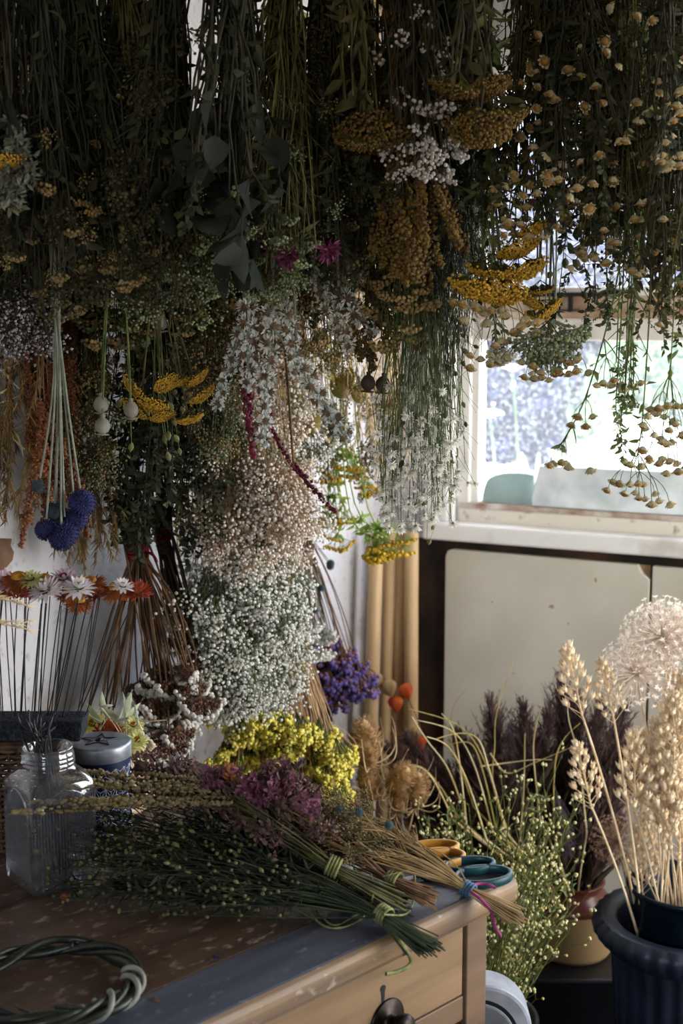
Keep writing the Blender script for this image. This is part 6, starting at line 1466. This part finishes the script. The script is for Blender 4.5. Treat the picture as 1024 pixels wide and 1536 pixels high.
# ================================================================== FLOWERS LYING AND STANDING ON THE TABLE
# --- wired everlasting flowers in the foam block
wf = [(8, 866, P_SPK, 1.1, 'pale pink everlasting with dark heart at the far left of the row', .0), (28, 864, P_SOR, 1.2, 'large orange everlasting left of the white one, tallest at left', .2), (40, 880, P_SWI, 1.0, 'wine red everlasting under the large orange one', .0), (47, 862, P_SLM, .9, 'pale lime everlasting at the back between two orange ones', .0), (67, 864, P_SOR, 1.0, 'orange everlasting just behind the big white flower', .2), (70, 880, P_SWH, 1.25, 'biggest white everlasting in the row', .0), (96, 862, P_SPK, 1.1, 'white and wine everlasting behind the middle', .0), (102, 882, P_SOR, .9, 'orange everlasting behind the middle white one', .2), (118, 876, P_SWH, 1.1, 'white everlasting at the middle right over a drooping orange one', .0), (122, 866, P_SOR, .85, 'small orange everlasting at the back of the middle', .2), (118, 896, P_SOR, 1.0, 'lowest drooping orange everlasting under the white one', .2), (138, 868, P_SOR, 1.0, 'golden domed everlasting right of the middle white one', .2), (145, 880, P_SWI, 1.0, 'wine pink everlasting right of the middle', .0), (176, 878, P_SOR, 1.15, 'large orange everlasting with golden dome near the right end', .2), (184, 872, P_SWH, .75, 'small cream everlasting behind the large orange one near the right end', .0), (206, 882, P_SRD, 1.1, 'red orange everlasting at the right end of the row', .0), (14, 876, P_SOR, 1.0, 'rusty everlasting low at the left edge', .2), (-8, 872, P_SPK, 1.0, 'pink everlasting cut by the left edge', 0)]
for px, py, pr, s_, lb, hh in wf:
    Y = (1.665 if pr is P_SWH else (1.78 if pr is P_SWI else 1.70)) + rng.uniform(-.02, .03); hp = P(px, py + 10, Y); bx = np.clip(25 + (px - 25) * .58 + rng.normal() * 4, -85, 122)
    bp = P(bx, 1076, 1.72); base = np.array([bp[0], 1.72 + rng.uniform(-.016, .016), fz1 - .012])
    o = thing('wired_strawflower', lb, 'flower', base, 'wired everlasting flowers'); b = MB(); b.tube(bez(base, (base + hp) / 2 + rng.normal(size=3) * .006, hp, 8), .00085, 5); b.build('wire', M_WIRE, o)
    place('strawflower_head', random.choice(pr), o, hp, (rng.normal() * .15, -.14 - .1 * rng.random(), 1), s_ * .97)
for i in range(14):
    px = rng.uniform(0, 120); Y = 1.72; hp = P(px * 1.25, 905 + rng.uniform(-18, 10), Y + rng.uniform(-.02, .02)); bp = P(np.clip(px, 2, 118), 1076, 1.72); base = np.array([bp[0], 1.72 + rng.uniform(-.016, .016), fz1 - .012])
    b = MB(); b.tube(bez(base, (base + hp) / 2 + rng.normal(size=3) * .006, hp, 8), .0008, 5); tag(b.build('florist_wire', M_WIRE, None, loc=base), 'thin black wire rising from the charcoal foam block to the flower row', 'wire', 'wires in the foam block')
for k_, (px, py, tx, ty, lb) in enumerate(((-30, 890, 38, 900, 'pale grass head reaching in at the left edge below the flowers'), (-30, 930, 40, 936, 'lower pale grass head reaching in at the left edge'))):
    p0 = P(px, py, 1.6); o = thing('grass_stem', lb, 'dried grass', P(-70, 1110, 1.66)); b = MB(); b.tube(bez(P(-70, 1110, 1.66) , P(-60, py - 20, 1.62), p0, 8), .001, 5); b.build('stem', S_PALE, o); pts = P(tx, ty, 1.6) - p0; place('grass_head', P_GRASSP[0], o, p0, pts, .62); place('grass_head', P_GRASSP[0], o, p0 + pts * .1, pts, .55)
# --- loose heads in the round basket
def loose(name, label, cat, me, px, py, Y, d, s_, roll=None):
    o = place(name, me, None, P(px, py, Y), d, s_, roll); return tag(o, label, cat)
loose('strawflower', 'peach orange dried flower in the round basket', 'flower', P_SRD[0], 163, 1103, 1.86, (.1, -.6, .8), 1.1)
loose('strawflower', 'small yellow dried flower behind the peach one in the basket', 'flower', P_SYE[0], 140, 1088, 1.90, (-.2, -.5, 1), .95)
loose('strawflower', 'cream everlasting at the right of the round basket', 'flower', P_SLM[0], 205, 1112, 1.84, (.2, -.6, .8), .85)
loose('strawflower', 'pale lime everlasting behind the cream one in the basket', 'flower', P_SLM[0], 200, 1090, 1.88, (.1, -.5, .9), .8)
loose('strawflower', 'cream everlasting under the papery pod in the basket', 'flower', P_SLM[0], 190, 1122, 1.82, (0, -.6, .7), .8)
loose('strawflower', 'orange everlasting low in the round basket', 'flower', P_SOR[0], 120, 1110, 1.86, (0, -.4, .9), .8)
o = thing('honesty_sprig', 'sprig of papery white pods standing up from the round basket', 'dried flowers', P(190, 1120, 1.86)); A = P(190, 1120, 1.86)
for px, py, tx, ty, s_ in ((206, 1088, 203, 1062, 1.0), (188, 1088, 186, 1050, .7), (150, 1060, 168, 1058, .55), (172, 1082, 190, 1078, .6)):
    p0 = P(px, py, 1.84); p1 = P(tx, ty, 1.84); b = MB(); b.tube(bez(A, (A + p0) / 2 + UP * .01, p0, 6), .0009, 4); b.build('stem', S_PALE, o); ob = place('honesty_pod', P_DISCW[0], o, p0, p1 - p0, s_, roll=.3)
    if s_ < .9: ob.scale = (s_ * .42, s_, s_ * 1.1)
b = MB(); b.tube([P(206, 1080, 1.84), P(225, 1082, 1.83), P(250, 1080, 1.82)], .0009, 4); b.tube([P(206, 1080, 1.84), P(215, 1100, 1.84), P(217, 1125, 1.85)], .0009, 4); b.build('side_stem', S_PALE, o)
o = thing('leaf_sprig', 'pale green narrow leaves lying in the round basket', 'dried leaves', P(175, 1105, 1.88)); b = MB(); k = 16; b.leaves(np.array([P(rng.uniform(145, 215), rng.uniform(1080, 1105), 1.88) for _ in range(k)]), rdir(k, (.2, 0, .5)), .045, .011, 0, .2); b.build('leaf_blade', mat('pale_green_leaf', '9aa581', 'cdd2b4', vary=.15, trans=.3), o)

# --- the big green flax bunch tied with twine
TZ = ZT_ + .001
def lay(name, label, tie, cut, tips, n, stem, r, tw=.014, heads=None, hs=1.0, side=0, sl=.04, shead=None, zr=(.01, .09), leaf=None, nl=0, ll=.02, lw=.004, jit=(12, 10), tz=.02, group=None, twine=None, nh=999, rise=.02):
    A = T(tie[0], tie[1], ZT_ + tz); o = thing(name, label, FB, (A[0], A[1], ZT_), group); S = MB(); Lf = MB(); sA = []; sB = []; sh = []; ends = []
    C = np.array(cut(A)) if callable(cut) else T(cut[0], cut[1], cut[2])
    for i in range(n):
        q = tips[rng.integers(len(tips))]; z = ZT_ + (q[2] if len(q) > 2 else rng.uniform(*zr)); E = T(q[0] + rng.normal() * jit[0], q[1] + rng.normal() * jit[1], z)
        off = rdir(1)[0] * tw * rng.uniform(.2, .9); off[2] = abs(off[2]) * .8 - tw * .3; a = A + off; c = C + off * 2.0 + rng.normal(size=3) * .003; c[2] = max(c[2], ZT_ + .004 if T(0, 0) is None else c[2])
        m_ = (a + E) / 2 + UP * rise + rng.normal(size=3) * .012; m_[2] = max(m_[2], ZT_ + .006); pts = np.vstack([c, bez(a, m_, E, 8)]); S.tube(pts, np.linspace(r * 1.1, r * .6, 9), 4, cap=True); d = pts[-1] - pts[-2]; ends.append((E, d / np.linalg.norm(d)))
        if side:
            t = rng.uniform(.45, .98, side); f = 1 + t * 7; ii = np.clip(f.astype(int), 1, 7); fr = (f - ii)[:, None]; p = pts[ii] * (1 - fr) + pts[ii + 1] * fr; d = pts[ii + 1] - pts[ii]; d /= np.linalg.norm(d, axis=1, keepdims=True); d = d + rdir(side) * .7; e = p + d * sl * rng.uniform(.4, 1.1, (side, 1)); e[:, 2] = np.maximum(e[:, 2], ZT_ + .005); sA.append(p); sB.append(e); sh += list(zip(e, d))
        if nl:
            t = rng.uniform(.3, 1, nl); f = 1 + t * 7; ii = np.clip(f.astype(int), 1, 7); fr = (f - ii)[:, None]; Lf.leaves(pts[ii] * (1 - fr) + pts[ii + 1] * fr, (pts[ii + 1] - pts[ii]) * 20 + rdir(nl), ll, lw, 0, .3)
    if sA: S.sticks(np.concatenate(sA), np.concatenate(sB), r * .6, r * .4)
    S.build('stem_bundle', stem, o)['kind'] = 'stuff'
    if nl: Lf.build('foliage', leaf, o)['kind'] = 'stuff'
    if heads:
        for E, d in ends[:nh]: me = random.choice(heads); place(me.name.split('.')[0], me, o, E, d + rdir(1)[0] * .2, hs * random.uniform(.8, 1.2))
    if shead:
        pr, s_, cap_ = shead; random.shuffle(sh)
        for e, d in sh[:cap_]: place(pr[0].name.split('.')[0], pr[0], o, e, d, s_ * random.uniform(.8, 1.2))
        rest = sh[cap_:]
        if rest:
            b = MB(); b.blobs(np.array([e for e, d in rest]), .0026 * s_ * rng.uniform(.8, 1.15, len(rest)), ico=True); ro = b.build('seed_capsule', C_CAPS, o); ro['kind'] = 'stuff'
    ax = A - C; ax /= np.linalg.norm(ax); u, v, _ = basis(ax); b = MB(); a = np.linspace(0, 2 * PI, 18, endpoint=False)
    for q in range(4):
        b.tube(A + ax * .004 * (q - 1.5) + (np.cos(a)[:, None] * u + np.sin(a)[:, None] * v) * tw, .0017, 6, closed=True)
    for lp in (twine or []): b.tube(spline([T(x, y, ZT_ + z) for x, y, z in lp], 40), .0013, 6)
    b.build('tie', M_TWINE if twine is not None else mat('blue_thread', '3a5a78', '5d80a0', scale=90, vary=0), o)
    return o
ftips = [(x, y, z) for x, y, z in [(70, 1235, .05), (90, 1270, .04), (110, 1290, .04), (75, 1330, .012), (130, 1250, .06), (150, 1220, .07), (160, 1290, .05), (190, 1240, .07), (200, 1200, .08), (210, 1310, .03), (170, 1330, .015), (240, 1230, .08), (260, 1270, .06), (280, 1330, .02), (300, 1300, .05), (230, 1350, .012), (320, 1350, .012), (260, 1195, .085), (140, 1265, .05), (340, 1330, .03)]]
lay('flax_bunch', 'large dark green flax bunch tied with twine across the tabletop', (575, 1372), (642, 1416, .852), ftips, 190, mat('dark_flax_stem', '1c2217', '424a32', scale=30, vary=0), .0010, .0105, None, 1, 5, .045, (P_CAP, 1.0, 95), leaf=L_DARK, nl=4, ll=.018, lw=.003, tz=.016, rise=.025,
    twine=[[(560, 1385, .006), (530, 1300, .03), (505, 1285, .04), (520, 1270, .045), (560, 1300, .03), (600, 1360, .006), (620, 1375, .004)], [(575, 1365, .03), (548, 1352, .01), (500, 1350, .004), (460, 1330, .004), (455, 1350, .003), (480, 1385, .003), (510, 1392, .003), (545, 1375, .004), (560, 1340, .03), (556, 1310, .04)], [(500, 1285, .05), (480, 1320, .02), (478, 1360, .003), (500, 1388, .003), (540, 1370, .004), (570, 1370, .02)], [(620, 1300, .015), (622, 1340, .004), (610, 1370, .006), (575, 1372, .03)]])
# twine end hanging over the front edge
tw_ = [T(592, 1402, ZT_ + .004)] + [on_front(x, y) - E2 * .024 for x, y in ((592, 1425), (590, 1438), (575, 1446), (556, 1450))]
b = MB(); b.tube(spline(tw_, 20), .0024, 6); tag(b.build('twine_end', M_TWINE, None), 'loose end of green twine hanging over the front edge of the table', 'twine')
lay('herb_bundle', 'dark leafy stems lying under the flax bunch on the table', (520, 1340), (590, 1352, .865), [(300, 1300, .05), (250, 1330, .02), (350, 1290, .06), (330, 1340, .015), (400, 1330, .02), (420, 1290, .05), (220, 1290, .06), (180, 1330, .02), (380, 1250, .07), (300, 1240, .08)], 90, S_BLACK, .0013, .016, None, 1, 3, .04, None, leaf=L_DARK, nl=14, ll=.02, lw=.005, tz=.016, rise=.03, twine=[])
# --- long knobbly seed spikes
o = lay('seed_spike_bunch', 'brown knobbly seed spikes lying over the flax bunch to the left', (500, 1300), (600, 1345, .875), [(345, 1200, .13), (350, 1185, .14), (360, 1212, .12), (380, 1225, .11)], 20, S_OLIVE, .0012, .012, None, tz=.055, rise=.012, jit=(10, 5), twine=[])
for x0, y0, x1, y1, s_ in ((330, 1195, 12, 1214, 1), (300, 1180, 60, 1166, 1), (310, 1185, 130, 1160, 1), (330, 1190, 100, 1185, 1), (300, 1200, 35, 1206, 1), (350, 1200, 150, 1172, 1), (340, 1182, 200, 1165, 1), (345, 1205, 110, 1200, 1), (360, 1195, 180, 1190, 1)):
    p0 = T(x0, y0, ZT_ + .125); p1 = T(x1, y1, ZT_ + .115)
    b = MB(); a0 = T(500, 1290, ZT_ + .055); b.tube(bez(a0, (a0 + p0) / 2 + UP * .01, p0, 6), .0011, 4); b.build('stem', S_OLIVE, o)
    me = random.choice(P_MIGN); L0 = np.linalg.norm(p1 - p0); ob = place('seed_spike', me, o, p0, p1 - p0, 1.0); ob.scale = (1.0, 1.0, L0 / .17)
# --- mauve marjoram
mt_ = [(x + 10, y + 8, z) for x, y, z in [(250, 1165, .10), (270, 1160, .105), (290, 1175, .10), (310, 1185, .10), (335, 1195, .10), (360, 1200, .10), (385, 1195, .105), (400, 1210, .10), (420, 1200, .105), (440, 1205, .105), (460, 1215, .10), (470, 1230, .09), (450, 1235, .09), (420, 1230, .095), (395, 1225, .095), (300, 1165, .11), (430, 1180, .115), (350, 1180, .11)]]
o = lay('marjoram_bunch', 'mauve pink marjoram heads lying at the back of the pile', (590, 1320), (645, 1345, .872), mt_, 66, S_BROWN, .0011, .011, P_OREG, 1.05, 1, .03, (P_OREG, .8, 30), tz=.03, rise=.012, jit=(9, 6), twine=[])
for px, py in ((378, 1195), (395, 1190), (410, 1200), (425, 1215), (380, 1210), (400, 1215), (318, 1190), (445, 1220)): place('bract_cluster', random.choice(P_OREP), o, T(px, py, ZT_ + .115), (rng.normal() * .4, -.5, .6), .95)
# --- tan wispy bunch with blue thread, hanging over the corner
tt_ = [(x, y, z) for x, y, z in [(490, 1225, .09), (510, 1235, .085), (530, 1225, .09), (550, 1240, .08), (500, 1260, .07), (540, 1260, .07), (480, 1245, .08), (570, 1255, .075), (520, 1215, .10), (560, 1275, .06), (590, 1270, .06)]]
o = lay('dried_stem_bunch', 'tan wispy stem bunch bound with blue thread at the table corner', (702, 1334), (776, 1376, .842), tt_, 92, mat('tan_wisp', '6b5637', 'a98d62', scale=30, vary=0), .0010, .0085, P_BUFFS, .5, 3, .03, None, tz=.010, rise=.014, jit=(12, 9), nh=60)
for px, py in ((541, 1218), (512, 1216), (586, 1238)): place('thistle_globe', P_GLOBG[0], o, T(px, py + 6, ZT_ + .10), (-.3, -.2, .7), .55)
b = MB(); b.tube(spline([T(706, 1330, ZT_ + .016), T(716, 1326, ZT_ + .014), T(730, 1326, ZT_ + .012), T(742, 1332, ZT_ + .010)], 12), .0019, 6); q0 = T(736, 1366, ZT_ - .004)
b.tube(spline([T(704, 1336, ZT_ + .012), T(722, 1350, ZT_ + .01), q0, q0 + np.array([.004, -.004, -.016]), q0 + np.array([.012, -.006, -.03])], 16), .002, 6)
b.build('ribbon', mat('magenta_ribbon', '7d2456', 'a8487e', scale=60, vary=0), o)
# --- orange dried poppy head on the pile, crumbs of petals on the table
o = thing('orange_flower', 'orange dried flower lying between marjoram and yellow statice', 'flower', T(330, 1185, ZT_ + .10)); p0 = T(345, 1170, ZT_ + .125)
place('flower_head', P_SRD[0] if False else P_SOR[0], o, p0, (.9, -.4, .25), 1.1); b = MB(); b.tube(bez(T(300, 1200, ZT_ + .08), T(320, 1170, ZT_ + .115), p0, 6), .0013, 5); b.build('stem', S_GREEN, o)
b = MB(); k = 12; b.leaves(np.tile(p0, (k, 1)), rdir(k, (-.6, 0, .2)), .022, .004, 0, .2); b.build('sepal', L_GREEN, o)
for px, py, mt, lb in ((92, 1345, C_ORST, 'single orange petal on the tabletop below the jar'), (231, 1498, C_ORST, 'tiny orange petal beside the vine wreath'), (323, 1437, C_THIS, 'tiny blue petal on the bare tabletop')):
    b = MB(); k = 3; c = T(px, py, ZT_ + .0015); b.leaves(np.tile(c, (k, 1)) + rng.normal(size=(k, 3)) * (.002, .002, .0002), rdir(k) * (1, 1, .1), .010 if py < 1400 else .006, .006 if py < 1400 else .004, 0, -.1); tag(b.build('fallen_petal', mt, None), lb, 'petal')
